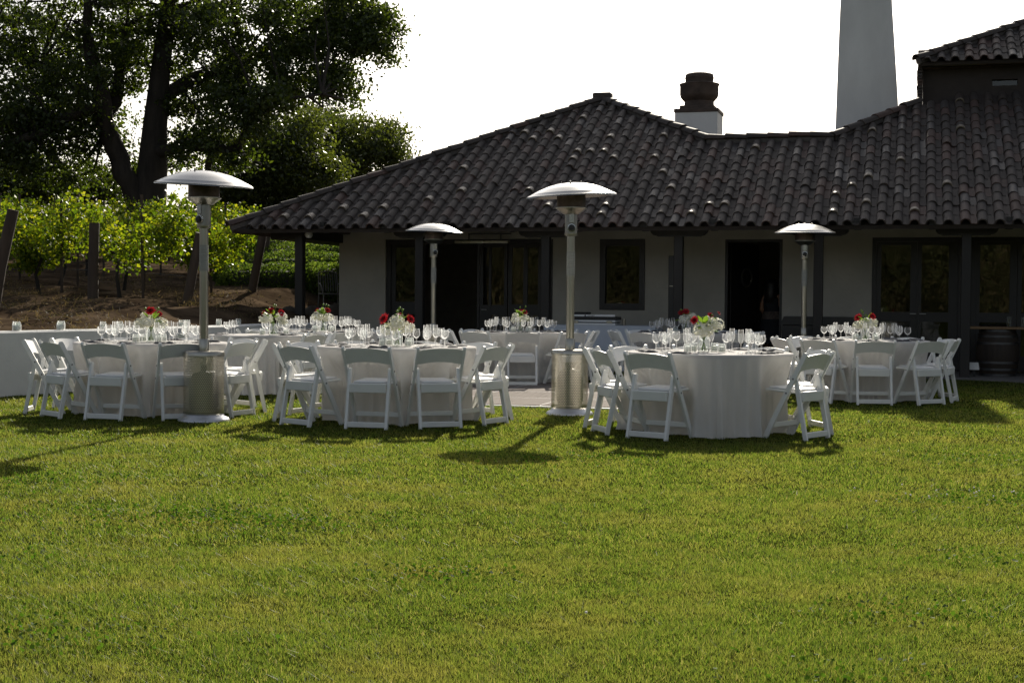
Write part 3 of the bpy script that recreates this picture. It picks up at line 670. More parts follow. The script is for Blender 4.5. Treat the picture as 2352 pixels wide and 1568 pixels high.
# ------------------------------------------------------------------ trees
def tree(name, label, trunk, limbs, lobes, Y, mleaf, leaf, per_m3, clump, seed, nclump, group=None, base=None):
    """trunk/limbs: lists of (x, y, radius in m, dY) in frame pixels at distance Y; lobes: (x, y, rx, ry, rdepth, dY)"""
    root = empty(name, base if base else at(trunk[0][0], trunk[0][1], Y)); tag(root, label, 'tree', group)
    inv = root.location.copy(); rr = random.Random(seed)
    def P(q): return at(q[0], q[1], Y+q[3])-inv
    tr = MB(); tr.tube([P(q) for q in trunk], [q[2] for q in trunk], 14)
    t = tr.build('trunk', M_bark, root, 60)
    segs = [P(q) for q in trunk[2:]]
    for l in limbs:
        pts = [P(q) for q in l]; fine = []; rads = []
        for i in range(len(pts)-1):
            for s in range(3):
                k = s/3; jt = .05 if i+s else 0; fine.append(pts[i].lerp(pts[i+1], k)+Vector((rr.gauss(0, jt), rr.gauss(0, jt), rr.gauss(0, jt)))); rads.append((l[i][2]+(l[i+1][2]-l[i][2])*k)*rr.uniform(.93, 1.07))
        fine.append(pts[-1]); rads.append(l[-1][2]); segs += fine; MB().tube(fine, rads, 8).build('limb', M_bark, root, 60)
    tw = MB(); P_all = []; S_all = []
    tot = sum((l[2]*l[3])**.75 for l in lobes)
    for l in lobes:
        c = at(l[0], l[1], Y+l[5])-inv; sc = (Y+l[5])/F_PX; r3 = np.array([l[2]*sc, l[4], l[3]*sc])
        k = max(3, int(nclump*(l[2]*l[3])**.75/tot))
        near = min(segs, key=lambda q: (q-c).length)
        for _ in range(k):
            cc = blob_points(c, r3, 1, .25)[0]; cr = clump*rr.uniform(.55, 1.3)
            m_ = int(per_m3*rr.uniform(.5, 1.4))
            q = NR.normal(size=(m_, 3))*np.array([cr, cr, cr*.62])*.55
            P_all.append(cc+q)
            if rr.random() < .35:
                e = Vector(cc); nr = min(segs, key=lambda q_: (q_-e).length) if rr.random() < .7 else near
                mid = nr.lerp(e, .5)+Vector((rr.gauss(0, .25), rr.gauss(0, .25), rr.gauss(0, .2)))
                tw.tube([nr, mid, e], [.05, .032, .012], 5, cap=False)
    if tw.v: tag(tw.build('branches', M_bark, root, 60), kind='stuff')
    leaf_obj('crown', np.concatenate(P_all), leaf, mleaf, root, .62, .4)
    return root

OY = 44
tree('oak_tree', 'huge dark old oak with forked trunk above the vine rows', 
     [(334, 640, .86, 0), (334, 606, .70, 0), (336, 560, .58, 0), (342, 470, .53, 0), (350, 390, .46, 0), (356, 290, .37, 0), (368, 170, .30, 0), (385, 20, .24, 0), (400, -160, .12, 0)],
     [[(325, 500, .42, 0), (300, 420, .34, -.2), (262, 340, .30, -.4), (235, 240, .26, -.8), (215, 120, .20, -1), (190, -40, .1, -1.4)],
      [(262, 335, .22, -.4), (240, 290, .2, -.2), (270, 190, .2, .3), (290, 60, .14, .8)],
      [(352, 350, .22, 0), (420, 332, .17, -.8), (480, 336, .15, -1.2), (535, 345, .13, -1.5), (562, 310, .11, -1.6), (600, 262, .09, -1.8), (650, 232, .06, -2), (740, 215, .03, -2.2)],
      [(500, 332, .15, -1.2), (485, 365, .12, -1), (480, 395, .1, -.8), (520, 400, .06, -.4)],
      [(548, 335, .10, -1.5), (570, 370, .07, -1.6), (600, 378, .05, -1.7)],
      [(362, 230, .24, 0), (430, 190, .22, .6), (480, 165, .2, 1), (540, 180, .18, 1.4), (560, 140, .14, 1.6), (640, 90, .1, 2), (760, 50, .05, 2.2)],
      [(240, 240, .16, -.8), (150, 270, .15, -1.4), (80, 310, .13, -1.8), (20, 330, .1, -2), (-60, 350, .06, -2.2)],
      [(235, 245, .16, -.8), (150, 180, .14, .6), (60, 120, .1, 1.2), (-60, 60, .06, 1.6)]],
     [(360, -60, 330, 150, 4.2, 0), (120, 20, 300, 170, 4, .5), (-80, 120, 220, 200, 4, 1), (540, 60, 200, 130, 3.5, 0), (700, 30, 160, 110, 3, .5), (815, 25, 75, 75, 1.8, .5), (872, 30, 38, 48, 1.2, .5), (898, 60, 22, 22, .7, .5), (868, 112, 34, 38, .9, .5), (885, 140, 16, 20, .6, .5), (770, 115, 80, 55, 1.8, 0),
      (690, 165, 95, 65, 2, 0), (600, 190, 110, 80, 2.4, 0), (785, 205, 26, 48, .9, -.5), (740, 180, 60, 42, 1.2, -.5), (500, 130, 120, 100, 3, 1.2), (300, 170, 120, 120, 3, 1.4), (180, 190, 150, 130, 3, -.5), (30, 240, 150, 110, 2.6, -1), (130, 300, 110, 80, 2, -.5), (10, 340, 100, 60, 2, -1.4), (230, 300, 60, 60, 1.6, .6),
      (450, 270, 70, 60, 1.8, .8), (400, 360, 36, 60, 1, .9), (300, 395, 40, 45, 1, 1), (540, 250, 60, 45, 1.4, -1.4), (190, 390, 60, 55, 1.4, .5), (90, 395, 55, 45, 1.4, -1), (470, 310, 55, 32, .8, -1.6), (565, 285, 60, 36, .8, -2.2), (640, 235, 70, 30, .8, -2.6), (425, 345, 34, 30, .6, -1), (530, 365, 45, 24, .6, -1.6), (820, 90, 50, 40, 1, 0), (845, 75, 40, 30, .8, 0)],
     OY, M_oak, .125, 150, .54, 3, 860)
tree('bushy_oak', 'lighter green bushy tree between the big oak and the tiled roof',
     [(585, 560, .5, 0), (585, 500, .4, 0), (588, 420, .3, 0), (600, 340, .15, 0)], [[(588, 430, .2, 0), (640, 370, .12, 0), (690, 330, .06, 0)], [(586, 440, .2, 0), (540, 380, .12, 0), (500, 340, .06, 0)]],
     [(600, 350, 120, 75, 3, 0), (680, 385, 90, 75, 2.6, 0), (560, 420, 90, 70, 2.6, 0), (640, 450, 110, 55, 2.6, 0), (520, 470, 50, 40, 2, 0), (700, 300, 60, 40, 2, 0), (745, 400, 40, 50, 1.5, 0)],
     56, M_oak2, .14, 130, .75, 5, 340)
tree('round_oak', 'rounded dark tree rising just left of the roof hip',
     [(795, 520, .5, 0), (795, 440, .35, 0), (800, 380, .2, 0)], [[(797, 420, .2, 0), (850, 370, .12, 0), (890, 345, .05, 0)], [(797, 420, .2, 0), (750, 350, .1, 0)]],
     [(760, 300, 60, 48, 2.2, 0), (720, 275, 40, 30, 1.6, 0), (850, 315, 70, 42, 2.4, 0), (890, 335, 38, 34, 1.6, 0), (830, 375, 80, 40, 2.2, 0), (770, 370, 70, 60, 2.4, 0), (910, 360, 16, 22, .8, 0), (740, 430, 70, 50, 2.2, 0)],
     66, M_oak2, .15, 120, .8, 6, 290)
tree('leaning_oak', 'thin dark tree with leaning trunk at the far left behind the vines',
     [(205, 560, .4, 0), (195, 480, .34, 0), (165, 430, .28, 0), (130, 380, .2, 0), (110, 320, .1, 0)], [[(170, 440, .14, 0), (220, 400, .08, 0), (250, 380, .04, 0)], [(150, 410, .14, 0), (80, 390, .1, 0), (30, 400, .05, 0)]],
     [(40, 400, 90, 50, 2.4, 0), (120, 430, 70, 36, 2, 0), (30, 445, 70, 30, 2, 0), (220, 420, 50, 36, 1.8, 0), (-60, 420, 90, 60, 2.4, 0), (260, 445, 40, 26, 1.6, 0)],
     52, M_oak, .14, 110, .65, 8, 210)

# ------------------------------------------------------------------ vineyard
def vine_row(sx, sy, dx, dy, L, label, seed, dens=1.0, post_px=True):
    rr = random.Random(seed); base = Vector((sx, sy, bank_z(sx, sy))); row = empty('vine_row', base)
    tag(row, label, 'vine row', 'vine rows on the bank')
    d = Vector((dx, dy, 0)).normalized(); nrm = Vector((-d.y, d.x, 0))
    def G(s, off=0, h=0):
        p = base+d*s+nrm*off; p.z = bank_z(p.x, p.y)+h; return p-base
    lean = -d*.42
    MB().tube([G(0, 0, -.15), G(0, 0, 0)+lean*.75+Vector((0, 0, 1.25))], [.085, .08], 10).build('end_post', M_post, row, 50)
    s = .9; wires = {.65: [], .95: [], 1.35: [], 1.65: []}
    while s < L:
        MB().tube([G(s, 0, -.1), G(s, rr.gauss(0, .03), 1.75+rr.uniform(-.1, .15))], .028, 6).build('stake', M_post, row, 50)
        v = [G(s+.5, 0, -.05), G(s+.5+rr.gauss(0, .05), rr.gauss(0, .04), .4), G(s+.5+rr.gauss(0, .08), rr.gauss(0, .04), .82)]
        MB().tube(v+[G(s+.5+.5, 0, .9)], [.045, .035, .032, .018], 6).build('vine_trunk', M_bark, row, 60)
        s += rr.uniform(1.5, 1.9)
    for h in (.5, .85, 1.3): MB().tube([G(q*L/8, 0, h) for q in range(9)], .006, 4, cap=False).build('wire', M_wire, row)
    n = int(1550*L*dens); S = NR.uniform(.2, L, n)
    # shoots: gather leaves in hanging bunches
    bunch = NR.uniform(0, L, int(L*5)); S = NR.choice(bunch, n)+NR.normal(0, .13, n); S = np.clip(S, .1, L)
    hh = .62+NR.beta(1.6, 1.7, n)*1.08*(.75+.3*np.sin(S*5.3+seed)**2)+.16*np.sin(S*3.1+seed)+.12*np.sin(S*8.7); off = NR.normal(0, .26, n)
    X = sx+d.x*S+nrm.x*off; Yv = sy+d.y*S+nrm.y*off
    Z = np.array([bank_z(a, b_) for a, b_ in zip(X, Yv)])+hh
    leaf_obj('foliage', np.stack([X, Yv, Z], 1)-np.array(base), .072, M_vine, row, .85, .4)
    return row
vine_row(-5.75, 25.0, -.92, .39, 14, 'front vine row with leaning end post just behind the left heater', 1, .9)
vine_row(-5.08, 27.6, -.92, .39, 18, 'second vine row, its leaning post in front of the hedge', 2, 1.0)
vine_row(-5.9, 33.0, -.92, .39, 22, 'third vine row running in front of the big oak trunk', 3, 1.0)
vine_row(-7.6, 42.5, -.92, .39, 26, 'rearmost vine row glowing behind the big oak trunk', 4, 1.0)
po = at(213, 690, 25.0)
pp = MB().tube([(0, 0, -.2), (.01, 0, .6), (.03, 0, 1.36)], [.095, .09, .088], 12).build('trellis_post', M_post, smooth=50); pp.location = po
tag(pp, 'thick upright wooden trellis post standing before the vine foliage', 'post')
po = at(-20, 745, 23.0); po.z = bank_z(po.x, po.y)
pp = MB().tube([(0, 0, -.2), (.15, 0, .7), (.36, 0, 1.62)], [.10, .095, .09], 12).build('trellis_post', M_post, smooth=50); pp.location = po
tag(pp, 'thick leaning trellis post at the left edge of the photo', 'post')
# ranch fence behind the vines
fa, fb = at(-150, 590, 50), at(640, 575, 50)
fe = empty('ranch_fence', fa); tag(fe, 'low dark rail fence behind the vines', 'fence'); fd = fb-fa
for k in range(14):
    q = fd*(k/13); g0 = bank_z(fa.x+q.x, fa.y+q.y)-fa.z; MB().box(q.x-.06, q.x+.06, q.y-.06, q.y+.06, g0-.2, g0+1.2).build('fence_post', M_fence, fe)
for h in (.35, .7, 1.05):
    a = Vector((0, 0, bank_z(fa.x, fa.y)-fa.z+h)); b_ = Vector((fd.x, fd.y, bank_z(fb.x, fb.y)-fa.z+h))
    MB().tube([a+Vector((0, -.09, 0)), b_+Vector((0, -.09, 0))], .045, 4).build('rail', M_fence, fe)

# ------------------------------------------------------------------ hedges by the building
def hedge(name, label, boxes, n, seed):
    o = empty(name, boxes[0][0]); tag(o, label, 'hedge'); inv = np.array(o.location); pts = []
    for (c, r, k) in boxes:
        p = NR.normal(size=(int(n*k), 3)); p /= (np.abs(p)**4).sum(1)[:, None]**.25      # squared-off ball
        p *= (1-.10*np.abs(NR.normal(size=(len(p), 1))))
        wob = 1+.05*np.sin(p[:, :1]*9+seed)+.05*np.sin(p[:, 1:2]*11+p[:, 2:3]*8)
        pts.append(np.array(c)+p*np.array(r)*wob)
    leaf_obj('foliage', np.concatenate(pts)-inv, .075, M_hedge, o, .5, .4)
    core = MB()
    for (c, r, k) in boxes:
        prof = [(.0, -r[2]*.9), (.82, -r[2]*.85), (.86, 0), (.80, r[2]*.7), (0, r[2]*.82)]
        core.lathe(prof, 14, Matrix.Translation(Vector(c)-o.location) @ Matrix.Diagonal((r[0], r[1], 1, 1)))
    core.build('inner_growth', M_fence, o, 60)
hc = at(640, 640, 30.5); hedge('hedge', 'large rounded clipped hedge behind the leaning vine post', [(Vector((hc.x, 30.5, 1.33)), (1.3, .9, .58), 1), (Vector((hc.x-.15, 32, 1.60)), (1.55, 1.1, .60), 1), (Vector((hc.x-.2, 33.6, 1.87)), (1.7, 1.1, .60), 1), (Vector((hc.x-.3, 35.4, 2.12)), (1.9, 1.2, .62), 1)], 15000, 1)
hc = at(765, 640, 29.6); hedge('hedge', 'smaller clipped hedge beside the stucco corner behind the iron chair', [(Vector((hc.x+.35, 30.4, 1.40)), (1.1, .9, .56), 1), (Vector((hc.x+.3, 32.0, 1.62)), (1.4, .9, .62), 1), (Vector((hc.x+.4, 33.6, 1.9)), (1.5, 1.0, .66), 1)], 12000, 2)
for px, py, Y, s in ((738, 604, 29.2, .05), (690, 592, 29.5, .04)):
    pass

# dry grass tufts on the bank (nobody could count them)
n = 9000; T = NR.uniform(.3, 9, n)**1.0; Yv = NR.uniform(17, 34, n); X = np.array([wall_x(y) for y in Yv])-T
msk = (np.sin(X*1.7+Yv*.9)+np.sin(X*.6-Yv*1.9)+NR.normal(0, .5, n)) > .5; X, Yv = X[msk], Yv[msk]
P_ = []; 
for x, y in zip(X, Yv):
    z = bank_z(x, y); h = R.uniform(.04, .16); 
    for _ in range(3): P_.append((x+R.gauss(0, .05), y+R.gauss(0, .05), z+h*R.random()))
tag(leaf_obj('dry_grass', np.array(P_), .085, M_dry, None, .10, .5), 'sparse dry grass tufts on the brown soil bank', 'grass', kind='stuff')
clods = MB(); ico = [(0,0,1),(.9,0,.2),(.2,.9,.2),(-.8,.5,.2),(-.7,-.6,.2),(.3,-.9,.2)]
for _ in range(1500):
    y = R.uniform(17, 31); t = R.uniform(.2, 6); x = wall_x(y)-t; s = R.uniform(.008, .035); z = bank_z(x, y)
    clods.add([(x+p[0]*s, y+p[1]*s, z+p[2]*s*.8-.2*s) for p in ico], [(0,1,2),(0,2,3),(0,3,4),(0,4,5),(0,5,1)])
tag(clods.build('soil_clods', M_dirt), 'loose clods of dry soil on the bank', 'soil', kind='stuff')

# what the window panes mirror: a wood and a dry hill beyond the lawn, behind the viewer
pts = []
for k in range(46):
    a = rad(120+k*6.6*.9); a = rad(150+k*5.3); r_ = R.uniform(34, 46); c = (r_*math.cos(a), r_*math.sin(a), R.uniform(2.5, 4.5)); pts.append(blob_points(c, (4.2, 4.2, R.uniform(3.0, 5.0)), 2300, .4))
pts = np.concatenate(pts); pts = pts[pts[:, 1] < -12]
tag(leaf_obj('far_wood', pts, .34, M_wood2, None, .7, .4), 'dark wood beyond the lawn mirrored in the panes', 'wood', kind='stuff')
hl = MB(); vs = []; fs = []; k = 0
for i in range(25):
    a = rad(190+i*7.2)
    for r_, h in ((55, 0), (75, 4), (110, 11), (150, 13+2*math.sin(i)), (200, 0)): vs.append((r_*math.cos(a), r_*math.sin(a)-20, h))
for i in range(24):
    for q in range(4): fs.append((i*5+q, i*5+5+q, i*5+6+q, i*5+1+q))
hl.add(vs, fs); tag(hl.build('hill', M_gold, smooth=180), kind='structure')

# ------------------------------------------------------------------ heaters
def heater(loc, label, tilt, rz, sc=1.0):
    h = empty('patio_heater', loc, rz); tag(h, label, 'patio heater', 'patio heaters'); h.scale = (sc, sc, sc)
    MB().lathe([(.25, 0), (.25, .012), (.235, .03), (.20, .05), (.185, .075)], 32).build('foot', M_foot, h, 40)
    MB().lathe([(.193, .076), (.193, .625)], 40, cap=False).build('tank_cover', M_perf, h, 60)
    MB().lathe([(.197, .0765), (.197, .098)], 40, cap=False).build('lower_band', M_steel, h, 60)
    MB().lathe([(.198, .626), (.198, .665), (.19, .675), (.05, .678)], 40).build('cover_lid', M_steel, h, 40)
    MB().lathe([(0, .09), (.12, .10), (.14, .16), (.14, .38), (.10, .46), (.03, .48), (.03, .54), (.0, .54)], 20).build('gas_tank', M_tank, h, 50)
    MB().lathe([(.050, .679), (.050, .79), (.046, .795)], 20).build('collar', M_steel, h, 40)
    MB().lathe([(.042, .68), (.042, 1.862)], 20).build('pole', M_steel, h, 60)
    sl = MB(); sl.lathe([(.0432, 1.45), (.0432, 1.70)], 20, cap=False); sl.build('safety_label', M_label, h, 60)
    MB().lathe([(.040, 1.863), (.066, 1.868), (.068, 1.885)], 24, cap=False).lathe([(.068, 1.885), (.068, 1.892)], 24, cap=False).build('head_rim', M_steel, h, 50)
    MB().lathe([(.065, 1.893), (.065, 2.085)], 28, cap=False).build('control_head', M_perf2, h, 60)
    MB().lathe([(.052, 1.87), (.052, 2.09)], 16).build('valve_body', M_tank, h, 60)
    k = MB().lathe([(.034, 0), (.034, .010), (.026, .014), (.026, .03), (.0, .032)], 18, Matrix.Translation((0, -.060, 1.945)) @ Matrix.Rotation(PI/2, 4, 'X')).build('knob', M_black, h, 40)
    MB().lathe([(.035, 0), (.043, .001), (.043, .012), (.035, .013)], 20, Matrix.Translation((0, -.060, 1.945)) @ Matrix.Rotation(PI/2, 4, 'X'), cap=False).build('knob_ring', M_alu, k, 40)
    MB().box(-.024, .024, -.073, -.067, 2.0, 2.13).build('ignition_plate', M_alu, h)
    MB().lathe([(.07, 2.087), (.085, 2.09), (.16, 2.145), (.168, 2.15), (.168, 2.157), (.150, 2.158)], 32).build('burner_cone', M_steel, h, 40)
    MB().lathe([(.150, 2.159), (.150, 2.325)], 32).build('burner_screen', M_burn, h, 60)
    pr = [(.47, 2.278), (.474, 2.283), (.452, 2.292), (.446, 2.297), (.428, 2.302), (.421, 2.309), (.40, 2.318), (.33, 2.352), (.24, 2.385), (.14, 2.408), (.05, 2.417), (0, 2.418)]
    inn = [(r, z-.012) for r, z in reversed(pr[1:-1])]
    d = MB().lathe(pr+[(0, 2.409)]+inn+[pr[0]], 44, cap=False).build('dome', M_alu, h, 30)
    d.matrix_local = Matrix.Translation((0, 0, 2.32)) @ Matrix.Rotation(rad(tilt), 4, 'Y') @ Matrix.Rotation(rad(1.5), 4, 'X') @ Matrix.Translation((0, 0, -2.32))
    for q in range(3):
        a = 2*PI*q/3+.4; MB().lathe([(.008, 0), (.008, .02), (0, .022)], 8, Matrix.Translation((.12*math.cos(a), .12*math.sin(a), 2.41))).build('bolt', M_bolt, d)
    return h
heater((-2.985, 13.77, 0), 'leftmost patio heater, its dome before the oak trunk', 4.0, rad(-30))
heater((.608, 14.88, 0), 'middle front patio heater standing by the dance floor edge', -3.2, rad(2))
heater((-1.28, 23.1, 0), 'rear patio heater before the open glass doors', 1.6, rad(25))
heater((4.53, 22.1, 0), 'right rear patio heater beside the open doorway', 0.0, rad(-8), .992)

# ------------------------------------------------------------------ folding chairs
def chair_parts(bolts):
    r = empty('folding_chair')
    top = Vector((0, -.205, .755)); bot = Vector((0, .195, 0))
    ax = (top-bot).normalized(); ang = math.atan2(-(top-bot).y, (top-bot).z)
    L = (top-bot).length
    def bar(x, w, t, l, M, c=.006):      # bar along local z with rounded top
        prof = []; hw = w/2
        for k in range(7):
            a = PI*k/6; prof.append((hw*math.cos(a), l-hw+hw*math.sin(a)))
        prof += [(-hw, 0), (hw, 0)]
        prof = prof[::-1]
        return MB().prism(prof, -t/2, t/2, Matrix.Translation((x, 0, 0)) @ M @ Matrix.Rotation(PI/2, 4, 'Z'))
    Mf = Matrix.Translation(bot) @ Matrix.Rotation(ang, 4, 'X')
    for s in (-1, 1):
        o = bar(s*.222, .044, .024, L, Mf).build('side_frame', M_white, r, 40)
        if bolts:
            for zz in (.53, .405):
                q = Mf @ Vector((0, 0, zz/math.cos(ang)))
                MB().lathe([(.008, 0), (.008, .004), (0, .006)], 8, Matrix.Translation((s*.2345, q.y, q.z)) @ Matrix.Rotation(s*PI/2, 4, 'Y')).build('bolt', M_bolt, o)
    rt_ = Vector((0, -.085, .55)); rb = Vector((0, -.195, 0)); ang2 = math.atan2(-(rt_-rb).y, (rt_-rb).z)
    Mr = Matrix.Translation(rb) @ Matrix.Rotation(ang2, 4, 'X')
    for s in (-1, 1):
        bar(s*.193, .036, .026, (rt_-rb).length+.01, Mr).build('rear_leg', M_white, r, 40)
    MB().cbox(-.180, .180, -.20, -.176, .018, .068, .005).build('rear_stretcher', M_white, r)
    fy = .195-.40*.115/.755
    MB().cbox(-.210, .210, fy-.012, fy+.012, .095, .140, .005).build('front_stretcher', M_white, r)
    # curved back slat
    sl = MB(); nn = 12; vs = []
    for i in range(nn+1):
        x = -.2105+.421*i/nn; a = 1-(2*i/nn-1)**2; y = -.190-.022*a
        zt = .722+.022*a; zb = .590+.026*a
        for dy in (0, .016):
            vs += [(x, y+dy+(.755-zb)*.0, zb), (x, y+dy-.02, zt)]
    for i in range(nn):
        o = i*4; p = o+4
        sl.f += []
    fs = []
    for i in range(nn):
        o = i*4; p = o+4
        fs += [(o, p, p+1, o+1), (o+2, o+3, p+3, p+2), (o+1, p+1, p+3, o+3), (o, o+2, p+2, p)]
    fs += [(0, 1, 3, 2), (nn*4, nn*4+2, nn*4+3, nn*4+1)]
    # lean the slat along the frame
    vs = [(x, y+(.66-z)*.32+.035, z) for x, y, z in vs]
    sl.add(vs, fs); sl.build('backrest', M_white, r, 40)
    Ms = Matrix.Translation((0, 0, .425)) @ Matrix.Rotation(rad(3), 4, 'X')
    se = MB().cbox(-.173, .173, -.135, .225, -.022, .0, .006, Ms).build('seat', M_white, r)
    MB().cbox(-.155, .155, -.115, .205, .0005, .018, .010, Ms).build('seat_pad', M_pad, se, 40)
    MB().cbox(-.174, .174, -.165, -.137, -.085, .002, .006, Ms).build('seat_rail', M_white, r)
    return r
ch_hi = chair_parts(True); ch_lo = chair_parts(False)
used = {id(ch_hi): False, id(ch_lo): False}
ORD = ['first', 'second', 'third', 'fourth', 'fifth', 'sixth', 'seventh', 'eighth', 'ninth', 'tenth']
def place_chair(x, y, rz, label, group, hi):
    src = ch_hi if hi else ch_lo
    if not used[id(src)]: o = src; used[id(src)] = True
    else: o = copy_tree(src)
    o.location = (x, y, 0); o.rotation_euler = (0, 0, rz); tag(o, label, 'chair', group); return o

# ------------------------------------------------------------------ glasses, jars, napkins, flowers
def glass_kind(name, bowl, stem_r, stem_z, foot_r):
    r = MB().lathe(bowl, 18, cap=False).mesh(name, M_glass, 60)
    s = MB().lathe([(stem_r*1.6, .006), (stem_r, .02), (stem_r, stem_z-.01), (stem_r*2.2, stem_z)], 8, cap=False).mesh('stem', M_glass, 60)
    f_ = MB().lathe([(foot_r, .001), (foot_r, .0025), (stem_r*1.7, .006)], 16).mesh('foot', M_glass, 60)
    return name, r, s, f_
def bowl(z0, z1, rm, rt_, zm, th=.0022):
    out = [(.002, z0), (rm*.55, z0+(zm-z0)*.25), (rm*.9, z0+(zm-z0)*.65), (rm, zm), (rm*.97, zm+(z1-zm)*.4), (rt_, z1)]
    inn = [(max(.0005, r-th), z+th*.4) for r, z in reversed(out)]; inn[0] = (rt_-th, z1)
    return out+inn
G_WINE = glass_kind('wine_glass', bowl(.085, .180, .036, .029, .122), .004, .085, .033)
G_GOB = glass_kind('water_goblet', bowl(.068, .160, .041, .036, .112), .0045, .068, .034)
G_FLU = glass_kind('champagne_flute', bowl(.078, .212, .026, .023, .135), .004, .078, .031)
def put_glass(kind, loc, label, group):
    name, bm_, s, f_ = kind
    o = link(name, bm_); o.location = loc; o.rotation_euler = (R.gauss(0, .008), R.gauss(0, .008), R.uniform(0, 6)); tag(o, label, 'glass', group)
    link('stem', s, o); link('foot', f_, o)
jar_me = MB().lathe([(.034, .0), (.036, .004), (.036, .062), (.030, .072), (.031, .082), (.029, .082), (.028, .072), (.033, .06), (.033, .006), (0, .006)], 18).mesh('candle_jar', M_jar, 50)
rim_me = MB().lathe([(.0315, .070), (.0325, .073), (.0325, .077), (.0315, .080)], 18, cap=False).mesh('screw_rim', M_jar, 50)
can_me = MB().lathe([(.027, .0065), (.027, .050), (.024, .052), (.004, .051), (0, .051)], 14).mesh('candle', M_candle, 50)
def put_jar(loc, label, group, s=1.0):
    o = link('candle_jar', jar_me); o.location = loc; o.scale = (s, s, s); tag(o, label, 'candle jar', group); link('candle', can_me, o); link('screw_rim', rim_me, o)
def napkin_mesh(seed):
    rr = random.Random(seed); m = MB(); nx, ny = 9, 5; vs = []
    for s in (0, 1):
        for i in range(nx):
            for j in range(ny):
                x = -.10+.20*i/(nx-1); y = -.05+.10*j/(ny-1); pinch = 1-.35*math.exp(-((x-.02)/.02)**2)
                e = min(i, nx-1-i, j, ny-1-j); z = .002 if s == 0 else .004+.014*min(1, e/1.0)*pinch+rr.uniform(0, .004)+.004*math.sin(i*1.3+seed)
                if s == 1 and e == 0: z = .006
                vs.append((x, y*pinch, z))
    o2 = nx*ny; fs = []
    for i in range(nx-1):
        for j in range(ny-1):
            a = i*ny+j; fs += [(a, a+1, a+ny+1, a+ny), (o2+a, o2+a+ny, o2+a+ny+1, o2+a+1)]
    ring = [i*ny for i in range(nx)]+[(nx-1)*ny+j for j in range(1, ny)]+[i*ny+ny-1 for i in range(nx-2, -1, -1)]+[j for j in range(ny-2, 0, -1)]
    for a, b_ in zip(ring, ring[1:]+ring[:1]): fs.append((a, b_, o2+b_, o2+a))
    m.add(vs, fs); return m.mesh('napkin', M_napkin, 60)
NAPS = [napkin_mesh(s) for s in range(4)]

def petal_ball(name, m, r, n, petal, parent, c, squash=.85, seed=0):
    p = NR.normal(size=(n, 3)); p /= np.linalg.norm(p, axis=1)[:, None]; p = p[p[:, 2] > -.75]
    q = []; fs = []
    for i, d in enumerate(p):
        d = Vector(d); t = d.orthogonal().normalized(); t.rotate(Matrix.Rotation(R.uniform(0, 6.28), 3, d)); b_ = d.cross(t)
        cc = d*r*R.uniform(.82, 1.02); s = petal*R.uniform(.8, 1.2); tl = R.uniform(-.35, .35)
        for a, b2 in ((-1, -.2), (0, -1), (1, .1), (.1, 1)):
            v = cc+t*s*a*.6+b_*s*b2*.6+d*s*(.25*a*tl+.12*abs(a)); q.append((v.x, v.y, v.z*squash))
        fs.append((4*i, 4*i+1, 4*i+2, 4*i+3))
    mb = MB().add(q, fs); mb.lathe([(0, -r*.7*squash), (r*.62, -r*.3), (r*.66, .1*r), (0, r*.72*squash)], 10)
    o = mb.build(name, m, parent); o.location = c; return o
def dahlia(parent, c, r, nrm):
    mb = MB(); z = Vector(nrm).normalized(); x = z.orthogonal().normalized(); y = z.cross(x)
    for ring, (k, rr_, el) in enumerate(((15, 1, .12), (13, .85, .5), (10, .62, .9), (6, .36, 1.25))):
        for i in range(k):
            a = 2*PI*(i+.5*(ring % 2))/k+R.gauss(0, .06); d = x*math.cos(a)+y*math.sin(a); tip = (d*math.cos(el)+z*math.sin(el))*r*rr_*R.uniform(.9, 1.1); sd = (y*math.cos(a)-x*math.sin(a))*r*.17
            mb.add([z*.1*r, tip*.55+sd+z*.05*r, tip, tip*.55-sd+z*.05*r], [(0, 1, 2, 3)])
    o = mb.build('red_dahlia', M_red, parent); o.location = c
def leaf_part(parent, c, d, s, name='leaf'):
    d = Vector(d).normalized(); x = d.cross(Vector((0, 0, 1))); x = x.normalized() if x.length > .01 else Vector((1, 0, 0)); z = x.cross(d)
    m = MB().add([(0, 0, 0), d*s*.4+x*s*.28+z*s*.06, d*s*.75+x*s*.2, d*s-z*s*.1, d*s*.75-x*s*.2, d*s*.4-x*s*.28+z*s*.06, d*s*.5], [(0, 1, 6), (1, 2, 6), (2, 3, 6), (3, 4, 6), (4, 5, 6), (5, 0, 6)])
    o = m.build(name, M_green, parent); o.location = c
VASE = MB().lathe([(.042, 0), (.045, .005), (.045, .09), (.038, .105), (.039, .12), (.036, .12), (.035, .105), (.042, .088), (.042, .008), (0, .008)], 18).mesh('vase', M_jar, 50)
